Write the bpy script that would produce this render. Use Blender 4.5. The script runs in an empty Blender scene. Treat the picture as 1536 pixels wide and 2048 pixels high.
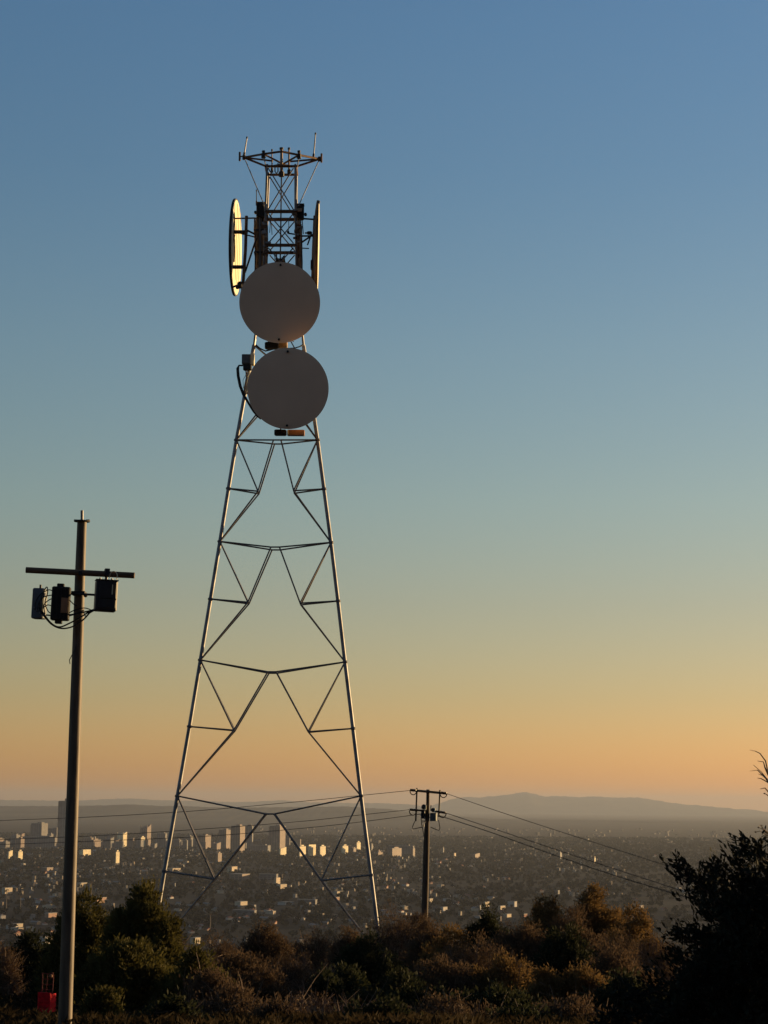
import bpy, math, random
import numpy as np
from mathutils import Matrix, Vector

# ---------------------------------------------------------------- camera, sky, sun, exposure
sc = bpy.context.scene
col = sc.collection
R = math.radians
F = 4000.0                                   # focal length in photo pixels (1536 x 2048)
PITCH, ROLL = math.atan(586 / F), 0.0076
cam = bpy.data.cameras.new('camera')
cam_o = bpy.data.objects.new('camera', cam)
col.objects.link(cam_o)
sc.camera = cam_o
cam.sensor_fit = 'VERTICAL'
cam.sensor_height = 36.0
cam.lens = F / 2048 * 36.0
cam.clip_start, cam.clip_end = 0.1, 90000.0
CM = (Matrix.Rotation(math.pi / 2 + PITCH, 4, 'X') @ Matrix.Rotation(ROLL, 4, 'Z'))
cam_o.matrix_world = CM
CM3 = CM.to_3x3()

HAZE_DENS, HAZE_COL = 3.1e-5, (0.385, 0.435, 0.525, 1)
SUN_EL, SUN_ROT = R(5.0), R(58)              # low sun from the right, a little behind the scene
world = bpy.data.worlds.new('World')
sc.world = world
world.use_nodes = True
nt = world.node_tree
bg = nt.nodes['Background']
sky = nt.nodes.new('ShaderNodeTexSky')
sky.sky_type = 'NISHITA'
sky.sun_disc = False
sky.sun_elevation, sky.sun_rotation = R(4.0), SUN_ROT
sky.altitude, sky.air_density, sky.dust_density, sky.ozone_density = 200, 1.0, 0.7, 3.0
tc = nt.nodes.new('ShaderNodeTexCoord')
sep = nt.nodes.new('ShaderNodeSeparateXYZ')
nt.links.new(tc.outputs['Generated'], sep.inputs[0])
mr = nt.nodes.new('ShaderNodeMapRange')
mr.inputs['From Min'].default_value, mr.inputs['From Max'].default_value = 0.0, 0.8
nt.links.new(sep.outputs['Z'], mr.inputs['Value'])
ramp = nt.nodes.new('ShaderNodeValToRGB')    # warms the air near the horizon, by elevation
SKY_RAMP = [(0.0, (1.36, 0.80, 0.52)), (0.018, (1.19, 0.725, 0.53)), (0.067, (1.03, 0.675, 0.49)), (0.124, (1.0, 0.67, 0.50)), (0.1875, (1.0, 0.735, 0.56)), (0.281, (0.94, 0.75, 0.615)), (0.385, (0.80, 0.725, 0.66)), (0.476, (0.765, 0.74, 0.71)), (0.8, (0.42, 0.42, 0.45))]
els = ramp.color_ramp.elements
while len(els) > 1:
    els.remove(els[-1])
for i, (p_, c_) in enumerate(SKY_RAMP):
    e_ = els[0] if i == 0 else els.new(p_)
    e_.position, e_.color = p_, (*c_, 1)
nt.links.new(mr.outputs[0], ramp.inputs[0])
mulc = nt.nodes.new('ShaderNodeVectorMath')
mulc.operation = 'MULTIPLY'
nt.links.new(sky.outputs[0], mulc.inputs[0])
nt.links.new(ramp.outputs[0], mulc.inputs[1])
nt.links.new(mulc.outputs[0], bg.inputs[0])
bg.inputs[1].default_value = 0.15

sun = bpy.data.lights.new('sun', 'SUN')
sun.energy, sun.angle, sun.color = 4.4, R(0.5), (1.0, 0.66, 0.30)
sun_o = bpy.data.objects.new('sun', sun)
col.objects.link(sun_o)
SD = Vector((math.sin(SUN_ROT) * math.cos(SUN_EL), math.cos(SUN_ROT) * math.cos(SUN_EL), math.sin(SUN_EL)))
sun_o.rotation_euler = (-SD).to_track_quat('-Z', 'Y').to_euler()
vs = sc.view_settings
vs.view_transform, vs.look, vs.exposure, vs.gamma = 'Standard', 'None', 1.0, 1.0
sc.cycles.use_denoising = True
sc.cycles.volume_bounces = 1
sc.cycles.max_bounces = 6
sc.cycles.diffuse_bounces = 3
sc.cycles.sample_clamp_indirect = 4.0


def P(px, py, Y):
    """photo pixel (1536 x 2048) at depth Y metres -> world point"""
    d = CM3 @ Vector(((px - 768) / F, -(py - 1024) / F, -1))
    return d * (Y / d.y)


def on_plane(px, py, z):
    d = CM3 @ Vector(((px - 768) / F, -(py - 1024) / F, -1))
    return d * (z / d.z)


# ---------------------------------------------------------------- helpers
class MB:
    def __init__(self):
        self.v, self.f, self.m = [], [], []

    def add(self, vs_, fs, mi=0):
        o = len(self.v)
        self.v += [tuple(p) for p in vs_]
        self.f += [tuple(i + o for i in q) for q in fs]
        self.m += [mi] * len(fs)

    def box(self, c, size, rz=0.0, mi=0, rot=None, taper=1.0):
        sx, sy, sz = (s / 2 for s in size)
        M = rot if rot is not None else Matrix.Rotation(rz, 3, 'Z')
        c = Vector(c)
        vs_ = []
        for z, k in ((-sz, 1), (sz, taper)):
            for x, y in ((-sx, -sy), (sx, -sy), (sx, sy), (-sx, sy)):
                vs_.append(c + M @ Vector((x * k, y * k, z)))
        self.add(vs_, [(3, 2, 1, 0), (4, 5, 6, 7), (0, 1, 5, 4), (1, 2, 6, 5), (2, 3, 7, 6), (3, 0, 4, 7)], mi)

    def rbox(self, c, size, b, rot=None, mi=0):
        """box with chamfered vertical (local z) edges and ends"""
        sx, sy, sz = (s / 2 for s in size)
        M = rot if rot is not None else Matrix.Identity(3)
        c = Vector(c)
        prof = [(-sx + b, -sy), (sx - b, -sy), (sx, -sy + b), (sx, sy - b), (sx - b, sy), (-sx + b, sy), (-sx, sy - b), (-sx, -sy + b)]
        rings = [(-sz, 1 - b / min(sx, sy)), (-sz + b, 1), (sz - b, 1), (sz, 1 - b / min(sx, sy))]
        vs_ = [c + M @ Vector((x * k, y * k, z)) for z, k in rings for x, y in prof]
        fs = [tuple(range(7, -1, -1)), tuple(range(24, 32))]
        for r in range(3):
            for i in range(8):
                j = (i + 1) % 8
                fs.append((r * 8 + i, r * 8 + j, r * 8 + 8 + j, r * 8 + 8 + i))
        self.add(vs_, fs, mi)

    def tube(self, pts, r, n=8, mi=0):
        pts = [Vector(p) for p in pts]
        if len(pts) < 2:
            return
        rs = r if isinstance(r, (list, tuple)) else [r] * len(pts)
        t0 = (pts[1] - pts[0]).normalized()
        up = Vector((0, 0, 1)) if abs(t0.z) < 0.9 else Vector((1, 0, 0))
        a = t0.cross(up).normalized()
        vs_, fs = [], []
        for i, p in enumerate(pts):
            t = (pts[min(i + 1, len(pts) - 1)] - pts[max(i - 1, 0)]).normalized()
            a = (a - t * a.dot(t)).normalized()
            b = t.cross(a)
            for k in range(n):
                an = 2 * math.pi * k / n
                vs_.append(p + (a * math.cos(an) + b * math.sin(an)) * rs[i])
        for i in range(len(pts) - 1):
            for k in range(n):
                j = (k + 1) % n
                fs.append((i * n + k, i * n + j, (i + 1) * n + j, (i + 1) * n + k))
        fs.append(tuple(range(n - 1, -1, -1)))
        fs.append(tuple(range((len(pts) - 1) * n, len(pts) * n)))
        self.add(vs_, fs, mi)

    def lathe(self, c, axis, prof, n=48, mi=0):
        """prof: list of (radius, height along axis)"""
        ax = Vector(axis).normalized()
        up = Vector((0, 0, 1)) if abs(ax.z) < 0.9 else Vector((1, 0, 0))
        a = ax.cross(up).normalized()
        b = ax.cross(a)
        c = Vector(c)
        vs_, fs = [], []
        for r, h in prof:
            for k in range(n):
                an = 2 * math.pi * k / n
                vs_.append(c + ax * h + (a * math.cos(an) + b * math.sin(an)) * max(r, 1e-4))
        for i in range(len(prof) - 1):
            for k in range(n):
                j = (k + 1) % n
                fs.append((i * n + k, (i + 1) * n + k, (i + 1) * n + j, i * n + j))
        fs.append(tuple(range(n)))
        fs.append(tuple(range(len(prof) * n - 1, (len(prof) - 1) * n - 1, -1)))
        self.add(vs_, fs, mi)

    def build(self, name, mats, parent=None, smooth=False, origin=None):
        me = bpy.data.meshes.new(name)
        o = bpy.data.objects.new(name, me)
        off = Vector((0, 0, 0))
        if parent is not None:
            o.parent = parent
            top = parent
            while top.parent is not None:
                top = top.parent
            off = Vector(ORI.get(top.name, (0, 0, 0)))
        elif origin is not None:
            off = Vector(origin)
            o.location = off
            ORI[o.name] = off
        me.from_pydata([(p[0] - off.x, p[1] - off.y, p[2] - off.z) for p in self.v], [], self.f)
        for m_ in (mats if isinstance(mats, (list, tuple)) else [mats]):
            me.materials.append(m_)
        me.polygons.foreach_set('material_index', self.m)
        if smooth:
            me.polygons.foreach_set('use_smooth', [True] * len(me.polygons))
            try:
                me.set_sharp_from_angle(angle=R(40))
            except Exception:
                pass
        me.update()
        col.objects.link(o)
        return o


ORI = {}


def tag(o, label=None, cat=None, group=None, kind=None):
    for k, v in (('label', label), ('category', cat), ('group', group), ('kind', kind)):
        if v:
            o[k] = v
    return o


def thing(name, label, cat, loc, group=None):
    o = bpy.data.objects.new(name, None)
    col.objects.link(o)
    o.location = loc
    o.empty_display_size = 0.2
    ORI[o.name] = Vector(loc)
    return tag(o, label, cat, group)


def np_mesh(name, verts, faces, mats, parent=None, midx=None, k=4, smooth=False):
    """verts (n,3) and faces (m,k) arrays -> object"""
    me = bpy.data.meshes.new(name)
    n, m = len(verts), len(faces)
    me.vertices.add(n)
    me.vertices.foreach_set('co', np.asarray(verts, dtype=np.float32).ravel())
    me.loops.add(m * k)
    me.polygons.add(m)
    me.loops.foreach_set('vertex_index', np.asarray(faces, dtype=np.int32).ravel())
    me.polygons.foreach_set('loop_start', np.arange(0, m * k, k, dtype=np.int32))
    me.polygons.foreach_set('loop_total', np.full(m, k, dtype=np.int32))
    for mm in (mats if isinstance(mats, (list, tuple)) else [mats]):
        me.materials.append(mm)
    if midx is not None:
        me.polygons.foreach_set('material_index', np.asarray(midx, dtype=np.int32))
    if smooth:
        me.polygons.foreach_set('use_smooth', np.ones(m, dtype=bool))
    me.update(calc_edges=True)
    o = bpy.data.objects.new(name, me)
    if parent is not None:
        o.parent = parent
    col.objects.link(o)
    return o


def mat(name, c, rough=0.7, metal=0.0, var=0.25, scale=6.0, c2=None, bump=0.0, spec=0.3, detail=5.0, stretch=(1, 1, 1)):
    m = bpy.data.materials.new(name)
    m.use_nodes = True
    n, l = m.node_tree.nodes, m.node_tree.links
    b = n['Principled BSDF']
    t = n.new('ShaderNodeTexCoord')
    mp = n.new('ShaderNodeMapping')
    mp.inputs['Scale'].default_value = stretch
    nz = n.new('ShaderNodeTexNoise')
    nz.inputs['Scale'].default_value = scale
    nz.inputs['Detail'].default_value = detail
    l.new(t.outputs['Object'], mp.inputs[0])
    l.new(mp.outputs[0], nz.inputs['Vector'])
    r = n.new('ShaderNodeValToRGB')
    r.color_ramp.elements[0].position, r.color_ramp.elements[1].position = 0.3, 0.7
    a = c2 if c2 else tuple(x * (1 - var) for x in c)
    d = c if c2 else tuple(x * (1 + var) for x in c)
    r.color_ramp.elements[0].color, r.color_ramp.elements[1].color = (*a, 1), (*d, 1)
    l.new(nz.outputs['Fac'], r.inputs[0])
    l.new(r.outputs[0], b.inputs['Base Color'])
    b.inputs['Roughness'].default_value = rough
    b.inputs['Metallic'].default_value = metal
    b.inputs['Specular IOR Level'].default_value = spec
    if bump:
        bp = n.new('ShaderNodeBump')
        bp.inputs['Strength'].default_value = bump
        bp.inputs['Distance'].default_value = 0.02
        l.new(nz.outputs['Fac'], bp.inputs['Height'])
        l.new(bp.outputs[0], b.inputs['Normal'])
    return m


def facade(name, c, win, floor=3.6, bay=4.0):
    """wall colour with rows of darker window bands by height and by bay"""
    m = bpy.data.materials.new(name)
    m.use_nodes = True
    n, l = m.node_tree.nodes, m.node_tree.links
    b = n['Principled BSDF']
    b.inputs['Roughness'].default_value = 0.6
    b.inputs['Specular IOR Level'].default_value = 0.2
    t = n.new('ShaderNodeTexCoord')
    s = n.new('ShaderNodeSeparateXYZ')
    l.new(t.outputs['Object'], s.inputs[0])

    def band(out, per, duty):
        d = n.new('ShaderNodeMath'); d.operation = 'DIVIDE'; d.inputs[1].default_value = per
        f = n.new('ShaderNodeMath'); f.operation = 'FRACT'
        g = n.new('ShaderNodeMath'); g.operation = 'LESS_THAN'; g.inputs[1].default_value = duty
        l.new(out, d.inputs[0]); l.new(d.outputs[0], f.inputs[0]); l.new(f.outputs[0], g.inputs[0])
        return g.outputs[0]
    ad = n.new('ShaderNodeMath'); ad.operation = 'ADD'
    l.new(s.outputs['X'], ad.inputs[0]); l.new(s.outputs['Y'], ad.inputs[1])
    bz, bx = band(s.outputs['Z'], floor, 0.5), band(ad.outputs[0], bay, 0.6)
    mu = n.new('ShaderNodeMath'); mu.operation = 'MULTIPLY'
    l.new(bz, mu.inputs[0]); l.new(bx, mu.inputs[1])
    nz = n.new('ShaderNodeTexNoise'); nz.inputs['Scale'].default_value = 0.06; nz.inputs['Detail'].default_value = 4
    l.new(t.outputs['Object'], nz.inputs['Vector'])
    r = n.new('ShaderNodeValToRGB')
    r.color_ramp.elements[0].position, r.color_ramp.elements[1].position = 0.35, 0.65
    r.color_ramp.elements[0].color = (*(x * 0.72 for x in c), 1)
    r.color_ramp.elements[1].color = (*(min(1, x * 1.15) for x in c), 1)
    l.new(nz.outputs['Fac'], r.inputs[0])
    mx = n.new('ShaderNodeMix'); mx.data_type = 'RGBA'
    l.new(mu.outputs[0], mx.inputs[0]); l.new(r.outputs[0], mx.inputs[6])
    mx.inputs[7].default_value = (*win, 1)
    l.new(mx.outputs[2], b.inputs['Base Color'])
    return m


M = {}
M['galv'] = mat('galvanised_steel', (0.30, 0.30, 0.30), 0.6, 0.5, 0.35, 2.0)
M['galv_dull'] = mat('weathered_steel', (0.19, 0.18, 0.172), 0.5, 0.6, 0.3, 3.0)
M['rust'] = mat('rusty_steel', (0.15, 0.088, 0.05), 0.75, 0.2, 0.45, 5.0)
M['dark'] = mat('dark_metal', (0.035, 0.033, 0.033), 0.6, 0.2, 0.3, 6.0)
M['black'] = mat('black_rubber', (0.014, 0.014, 0.015), 0.55, 0.0, 0.3, 8.0)
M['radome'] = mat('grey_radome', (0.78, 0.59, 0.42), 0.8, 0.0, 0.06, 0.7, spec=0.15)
M['cream'] = mat('cream_dish_back', (0.80, 0.74, 0.50), 0.6, 0.0, 0.08, 2.0)
M['cable'] = mat('tan_cable', (0.34, 0.24, 0.15), 0.6, 0.0, 0.4, 4.0)
M['greybox'] = mat('grey_enclosure', (0.10, 0.12, 0.14), 0.5, 0.1, 0.15, 8.0)
M['cabinet'] = mat('charcoal_cabinet', (0.022, 0.024, 0.028), 0.45, 0.1, 0.2, 8.0)
M['brownplate'] = mat('brown_plate', (0.30, 0.15, 0.075), 0.6, 0.0, 0.2, 4.0)
M['wood'] = mat('pole_timber', (0.095, 0.066, 0.040), 0.6, 0.0, 0.45, 10.0, spec=0.4, bump=0.5, stretch=(1, 1, 0.12))
M['wood_power'] = mat('power_pole_timber', (0.06, 0.041, 0.027), 0.8, 0.0, 0.4, 10.0, bump=0.4, stretch=(1, 1, 0.12))
M['wood_dark'] = mat('dark_timber', (0.12, 0.075, 0.045), 0.85, 0.0, 0.4, 10.0, bump=0.4, stretch=(0.15, 1, 1))
M['wire'] = mat('wire', (0.02, 0.018, 0.016), 0.5, 0.2, 0.2, 1.0)
M['teal'] = mat('teal_enclosure', (0.06, 0.085, 0.09), 0.5, 0.1, 0.15, 6.0)
M['porcelain'] = mat('brown_porcelain', (0.06, 0.035, 0.025), 0.3, 0.0, 0.2, 6.0)
M['red'] = mat('red_paint', (0.60, 0.008, 0.018), 0.7, 0.0, 0.35, 9.0, spec=0.1)
M['redtube'] = mat('faded_red_tube', (0.16, 0.03, 0.025), 0.7, 0.0, 0.3, 9.0)
M['bark'] = mat('bark', (0.085, 0.06, 0.042), 0.9, 0.0, 0.4, 14.0)
M['twig'] = mat('dry_twig', (0.20, 0.14, 0.095), 0.9, 0.0, 0.35, 6.0)
M['juniper'] = mat('juniper_leaf', (0.075, 0.068, 0.020), 0.8, 0.0, 0.45, 1.6, spec=0.1)
M['sage'] = mat('dark_scrub_leaf', (0.030, 0.034, 0.016), 0.8, 0.0, 0.4, 2.0, spec=0.1)
M['brownleaf'] = mat('brown_scrub_leaf', (0.100, 0.068, 0.042), 0.85, 0.0, 0.4, 2.0, spec=0.05)
M['goldleaf'] = mat('golden_scrub_leaf', (0.155, 0.098, 0.038), 0.85, 0.0, 0.4, 2.0, spec=0.05)
M['pine'] = mat('dark_pine_leaf', (0.016, 0.020, 0.012), 0.8, 0.0, 0.4, 2.0, spec=0.1)
M['grass'] = mat('dry_grass', (0.034, 0.025, 0.013), 0.9, 0.0, 0.5, 0.6, spec=0.05)  # base colour darkened in place of shade over the foreground
M['plaintree'] = mat('far_tree_leaf', (0.015, 0.018, 0.019), 0.9, 0.0, 0.6, 0.02, spec=0.0)

def leafy(m, k=0.33):
    """thin leaves let part of the light through"""
    n, l = m.node_tree.nodes, m.node_tree.links
    b = n['Principled BSDF']
    t = n.new('ShaderNodeBsdfTranslucent')
    x = n.new('ShaderNodeMixShader')
    x.inputs[0].default_value = k
    l.new(b.inputs['Base Color'].links[0].from_socket, t.inputs['Color'])
    l.new(b.outputs[0], x.inputs[1]); l.new(t.outputs[0], x.inputs[2])
    l.new(x.outputs[0], n['Material Output'].inputs['Surface'])


for k_ in ('brownleaf', 'goldleaf', 'juniper', 'grass', 'sage'):
    leafy(M[k_])

# ---------------------------------------------------------------- terrain
HILL = [(-900, 280), (-420, 190), (-160, 78), (-60, 22), (-18, -0.6), (0, -1.7), (20, -2.7), (39, -4.25), (60, -5.8), (80, -7.2), (130, -12), (300, -34), (700, -84), (1200, -136), (1500, -149), (1700, -150)]  # the climb behind the camera is unseen, added to cut low sky light


def hill_z(y, x=0.0):
    for (a, za), (b, zb) in zip(HILL, HILL[1:]):
        if a <= y <= b:
            return za + (zb - za) * (y - a) / (b - a)
    return HILL[0][1] if y < HILL[0][0] else -150.0


def vnoise(x, y, s):
    return math.sin(x * 1.7 / s + s) * math.cos(y * 1.3 / s - s) * 0.6 + math.sin((x + y) * 2.9 / s) * 0.4


rows = [-900, -600, -420, -300, -200, -160, -100, -60, -30, -18, -10] + list(range(0, 136, 3)) + list(range(140, 420, 15)) + list(range(440, 1800, 60)) + [2000, 2500, 3200, 4200, 5500, 7500, 10000, 14000, 18000, 22000, 30000, 45000, 60000]
xs = sorted(set([-24000, -12000, -6000, -3000, -1500, -800, -400, -200, -100, -60] + [x * 2.0 for x in range(-20, 21)] + [60, 100, 200, 400, 800, 1500, 3000, 6000, 12000, 24000]))
gv, gf = [], []
for y in rows:
    for x in xs:
        z = hill_z(y)
        if y < 1500:
            z += 0.22 * vnoise(x, y, 7.0) * (1 if abs(x) < 120 else 3)
            if abs(x) > 200 and y < 1500:
                z -= min(abs(x) - 200, 3000) * 0.02 * (1 - max(y, 0) / 1500)
        gv.append((x, y, max(z, -150.0) if y < 20000 else -150.0))
nx = len(xs)
for j in range(len(rows) - 1):
    for i in range(nx - 1):
        gf.append((j * nx + i, j * nx + i + 1, (j + 1) * nx + i + 1, (j + 1) * nx + i))


def ground_material():
    m = bpy.data.materials.new('dry_ground')
    m.use_nodes = True
    n, l = m.node_tree.nodes, m.node_tree.links
    b = n['Principled BSDF']
    b.inputs['Roughness'].default_value = 0.95
    b.inputs['Specular IOR Level'].default_value = 0.05
    t = n.new('ShaderNodeTexCoord')

    def noise(scale, det, p0, p1, ca, cb):
        z = n.new('ShaderNodeTexNoise'); z.inputs['Scale'].default_value = scale; z.inputs['Detail'].default_value = det
        r = n.new('ShaderNodeValToRGB')
        r.color_ramp.elements[0].position, r.color_ramp.elements[1].position = p0, p1
        r.color_ramp.elements[0].color, r.color_ramp.elements[1].color = (*ca, 1), (*cb, 1)
        l.new(t.outputs['Object'], z.inputs['Vector']); l.new(z.outputs['Fac'], r.inputs[0])
        return r.outputs[0]
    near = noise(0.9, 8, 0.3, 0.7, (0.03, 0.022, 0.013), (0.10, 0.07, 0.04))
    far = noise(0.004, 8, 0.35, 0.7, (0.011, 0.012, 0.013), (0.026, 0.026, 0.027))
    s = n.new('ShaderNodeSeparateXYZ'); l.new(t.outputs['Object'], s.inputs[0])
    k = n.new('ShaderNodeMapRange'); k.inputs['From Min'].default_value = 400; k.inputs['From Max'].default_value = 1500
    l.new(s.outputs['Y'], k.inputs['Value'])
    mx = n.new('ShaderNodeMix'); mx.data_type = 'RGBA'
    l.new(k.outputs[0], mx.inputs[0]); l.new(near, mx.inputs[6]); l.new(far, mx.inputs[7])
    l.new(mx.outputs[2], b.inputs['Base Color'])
    return m


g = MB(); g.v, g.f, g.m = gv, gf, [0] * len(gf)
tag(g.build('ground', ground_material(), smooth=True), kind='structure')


def ridge(name, contour, Y, depth, m, seed, rough=12.0):
    """a range of hills: the crest follows contour (photo px), falling away to the plain on both sides"""
    rnd = random.Random(seed)
    pts = []
    for (x0, y0), (x1, y1) in zip(contour, contour[1:]):
        steps = max(2, int(abs(x1 - x0) / 6))
        for s in range(steps):
            t = s / steps
            t2 = t * t * (3 - 2 * t)
            pts.append((x0 + (x1 - x0) * t, y0 + (y1 - y0) * t2))
    pts.append(contour[-1])
    prof = [(-1.0, 0.0), (-0.75, 0.22), (-0.5, 0.42), (-0.3, 0.68), (-0.12, 0.88), (0, 1.0), (0.2, 0.85), (0.5, 0.45), (1.0, 0.0)]
    vs_, fs = [], []
    for px, py in pts:
        p = P(px, py, Y)
        h = p.z + 152.0 + rnd.uniform(-rough, rough) * 0.35
        for q, k in prof:
            j = rnd.uniform(-1, 1) * rough if 0 < k < 1 else 0
            yy = Y + q * depth
            vs_.append((p.x * yy / Y if False else p.x, yy, -152.0 + h * k + j * min(1, h / 120)))
    n = len(prof)
    for i in range(len(pts) - 1):
        for k in range(n - 1):
            fs.append((i * n + k, (i + 1) * n + k, (i + 1) * n + k + 1, i * n + k + 1))
    b = MB(); b.add(vs_, fs)
    return tag(b.build(name, m, smooth=True), kind='structure')


M['hill'] = mat('far_hillside', (0.075, 0.068, 0.05), 0.95, 0, 0.35, 0.0012, spec=0)
ridge('hills', [(-900, 1622), (-200, 1614), (0, 1612), (120, 1612), (200, 1611), (260, 1609), (330, 1612), (480, 1615), (600, 1614), (690, 1613), (760, 1617), (830, 1624), (900, 1632), (1000, 1639), (1100, 1640), (1536, 1645), (1900, 1650)], 21000, 3500, M['hill'], 3, 7)
ridge('mountains', [(-900, 1608), (-200, 1601), (0, 1600), (140, 1601), (260, 1597), (340, 1601), (480, 1604), (560, 1601), (640, 1605), (700, 1606), (760, 1606), (820, 1609), (855, 1614), (880, 1606), (905, 1598), (930, 1594), (960, 1595), (990, 1592), (1015, 1590), (1032, 1586), (1048, 1584), (1066, 1587), (1090, 1593), (1115, 1592), (1150, 1594), (1190, 1593), (1230, 1595), (1275, 1595), (1310, 1600), (1345, 1606), (1385, 1610), (1430, 1614), (1480, 1618), (1536, 1624), (1620, 1630), (1900, 1640)], 44000, 4500, M['hill'], 7, 22)

# ---------------------------------------------------------------- lattice tower
TY = 74.0
PXM = 1.027 * TY / F                                  # metres per photo pixel at the tower
base_mid = P(534, 1950, TY)
tower = thing('lattice_tower', 'tall galvanised steel lattice tower on two splayed legs carrying four round dishes', 'tower', (base_mid.x, TY, base_mid.z))


def TP(px, py, dy=0.0):
    return P(px, py, TY) + Vector((0, dy, 0))


def TQ(px, py, dy=0.0):
    return P(px, py, TY + dy)


LEG_L = [(508, 690), (490, 787), (473, 880), (457, 977), (440, 1083), (421, 1198), (401, 1320), (379, 1453), (355, 1592), (329, 1742), (312, 1845), (290, 1975)]
LEG_R = [(607, 690), (621, 785), (635, 880), (648, 978), (662, 1085), (676, 1202), (690, 1324), (706, 1457), (722, 1592), (742, 1750), (755, 1855), (771, 1980)]
for LG in (LEG_L, LEG_R):
    b = MB()
    b.tube([TP(*q) for q in LG], 0.072, 12)
    b.build('leg', M['galv'], tower, True)
    for q in LG[2:-1]:
        g_ = MB()
        g_.rbox(TP(*q), (0.19, 0.17, 0.11), 0.03)
        g_.build('gusset_plate', M['galv_dull'], tower)
D = 0.42                                      # half depth of the bracing at the middle of the frame


def member(name, a, b_, da, db, r=0.031, m='galv_dull'):
    for s in (-1, 1):
        t = MB()
        t.tube([TP(*a, s * da), TP(*b_, s * db)], r, 6)
        t.build(name, M[m], tower, True)


PAN = [((473, 880), (635, 880), (517, 985), (588, 984), (548, 884), (563, 884), (457, 977), (648, 978)),
       ((440, 1083), (662, 1085), (497, 1206), (601, 1208), (543, 1097), (560, 1097), (421, 1198), (676, 1202)),
       ((401, 1320), (690, 1324), (469, 1461), (617, 1464), (537, 1345), (553, 1345), (379, 1453), (706, 1457)),
       ((355, 1592), (722, 1592), (430, 1758), (643, 1761), (532, 1628), (549, 1628), (329, 1742), (742, 1750))]
NXT = [(440, 1083), (662, 1085), (401, 1320), (690, 1324), (355, 1592), (722, 1592), (300, 1915), (763, 1915)]
for k, (L_, R_, il, ir, al, ar, sl, sr) in enumerate(PAN):
    member('horizontal_strut', L_, al, 0.03, D); member('horizontal_strut', R_, ar, 0.03, D)
    member('apex_strut', al, ar, D, D)
    member('diagonal_brace', L_, il, 0.03, D * 0.75); member('diagonal_brace', R_, ir, 0.03, D * 0.75)
    member('inner_brace', il, al, D * 0.75, D); member('inner_brace', ir, ar, D * 0.75, D)
    member('short_strut', sl, il, 0.03, D * 0.75); member('short_strut', sr, ir, 0.03, D * 0.75)
    member('lower_brace', il, NXT[2 * k], D * 0.75, 0.04); member('lower_brace', ir, NXT[2 * k + 1], D * 0.75, 0.04)
member('diagonal_brace', (473, 880), (548, 790), 0.03, D); member('diagonal_brace', (635, 880), (570, 790), 0.03, D)
member('horizontal_strut', (490, 787), (621, 785), 0.03, 0.03)
member('diagonal_brace', (490, 787), (607, 700), 0.03, 0.03); member('diagonal_brace', (621, 785), (508, 690), 0.03, 0.03)
# upper mast: four columns, rings, crossed braces
UD = 0.52
for px_t, px_b in ((536, 533), (592, 592)):
    for s in (-1, 1):
        b = MB()
        b.tube([TP(px_t, 337, s * UD), TP(px_b, 420, s * UD), TP(px_b - (4 if px_b < 560 else -2), 540, s * UD), TP(508 if px_b < 560 else 607, 692, s * 0.05)], 0.043, 8)
        b.build('mast_column', M['galv_dull'], tower, True)
for y_, r_ in ((341, 0.05), (431, 0.07), (498, 0.065), (600, 0.05)):
    for s in (-1, 1):
        b = MB()
        b.tube([TP(532, y_, s * UD), TP(595, y_, s * UD)], r_, 6)
        b.build('mast_ring', M['rust'], tower)
    for x_ in (533, 593):
        b = MB()
        b.tube([TP(x_, y_, -UD), TP(x_, y_, UD)], r_, 6)
        b.build('mast_ring', M['rust'], tower)
for s in (-1, 1):
    for (ya, yb) in ((345, 427), (435, 494), (503, 560), (600, 690)):
        for (xa, xb) in ((538, 588), (588, 538)):
            b = MB()
            b.tube([TP(xa, ya, s * UD), TP(xb, yb, s * UD)], 0.024, 6)
            b.build('cross_brace', M['galv_dull'], tower, True)
b = MB(); b.tube([TP(563, 346, 0), TP(562, 420, 0), TP(560, 560, 0)], 0.03, 6)
b.build('centre_rod', M['galv_dull'], tower, True)
rnd = random.Random(17)
for k in range(26):                           # clamps and bracket plates along the columns, warm sunlight put into some colours
    x_ = rnd.choice((rnd.uniform(526, 537), rnd.uniform(589, 600)))
    y_ = rnd.uniform(418, 528)
    o = MB(); o.rbox(P(x_, y_, TY - UD - rnd.uniform(0.02, 0.15)), (rnd.uniform(0.08, 0.2), rnd.uniform(0.06, 0.14), rnd.uniform(0.05, 0.16)), 0.012)
    o.build('bracket', M[rnd.choice(('rust', 'rust', 'galv', 'cable'))], tower)
for xa, ya, xb, yb in ((541, 440, 545, 474), (578, 444, 577, 470), (541, 442, 540, 470), (548, 508, 551, 530), (571, 506, 568, 528)):
    o = MB(); o.tube([TP(xa, ya, -0.3), TP((xa + xb) / 2 + 1, (ya + yb) / 2, -0.35), TP(xb, yb, -0.3)], 0.014, 5)
    o.build('hanging_cable', M['cable'], tower, True)
o = MB(); o.tube([TP(577, 471, -0.3), TP(590, 473, -0.3)], 0.03, 6); o.rbox(TP(577, 469, -0.3), (0.09, 0.09, 0.1), 0.02); o.build('side_arm', M['dark'], tower)
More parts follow.
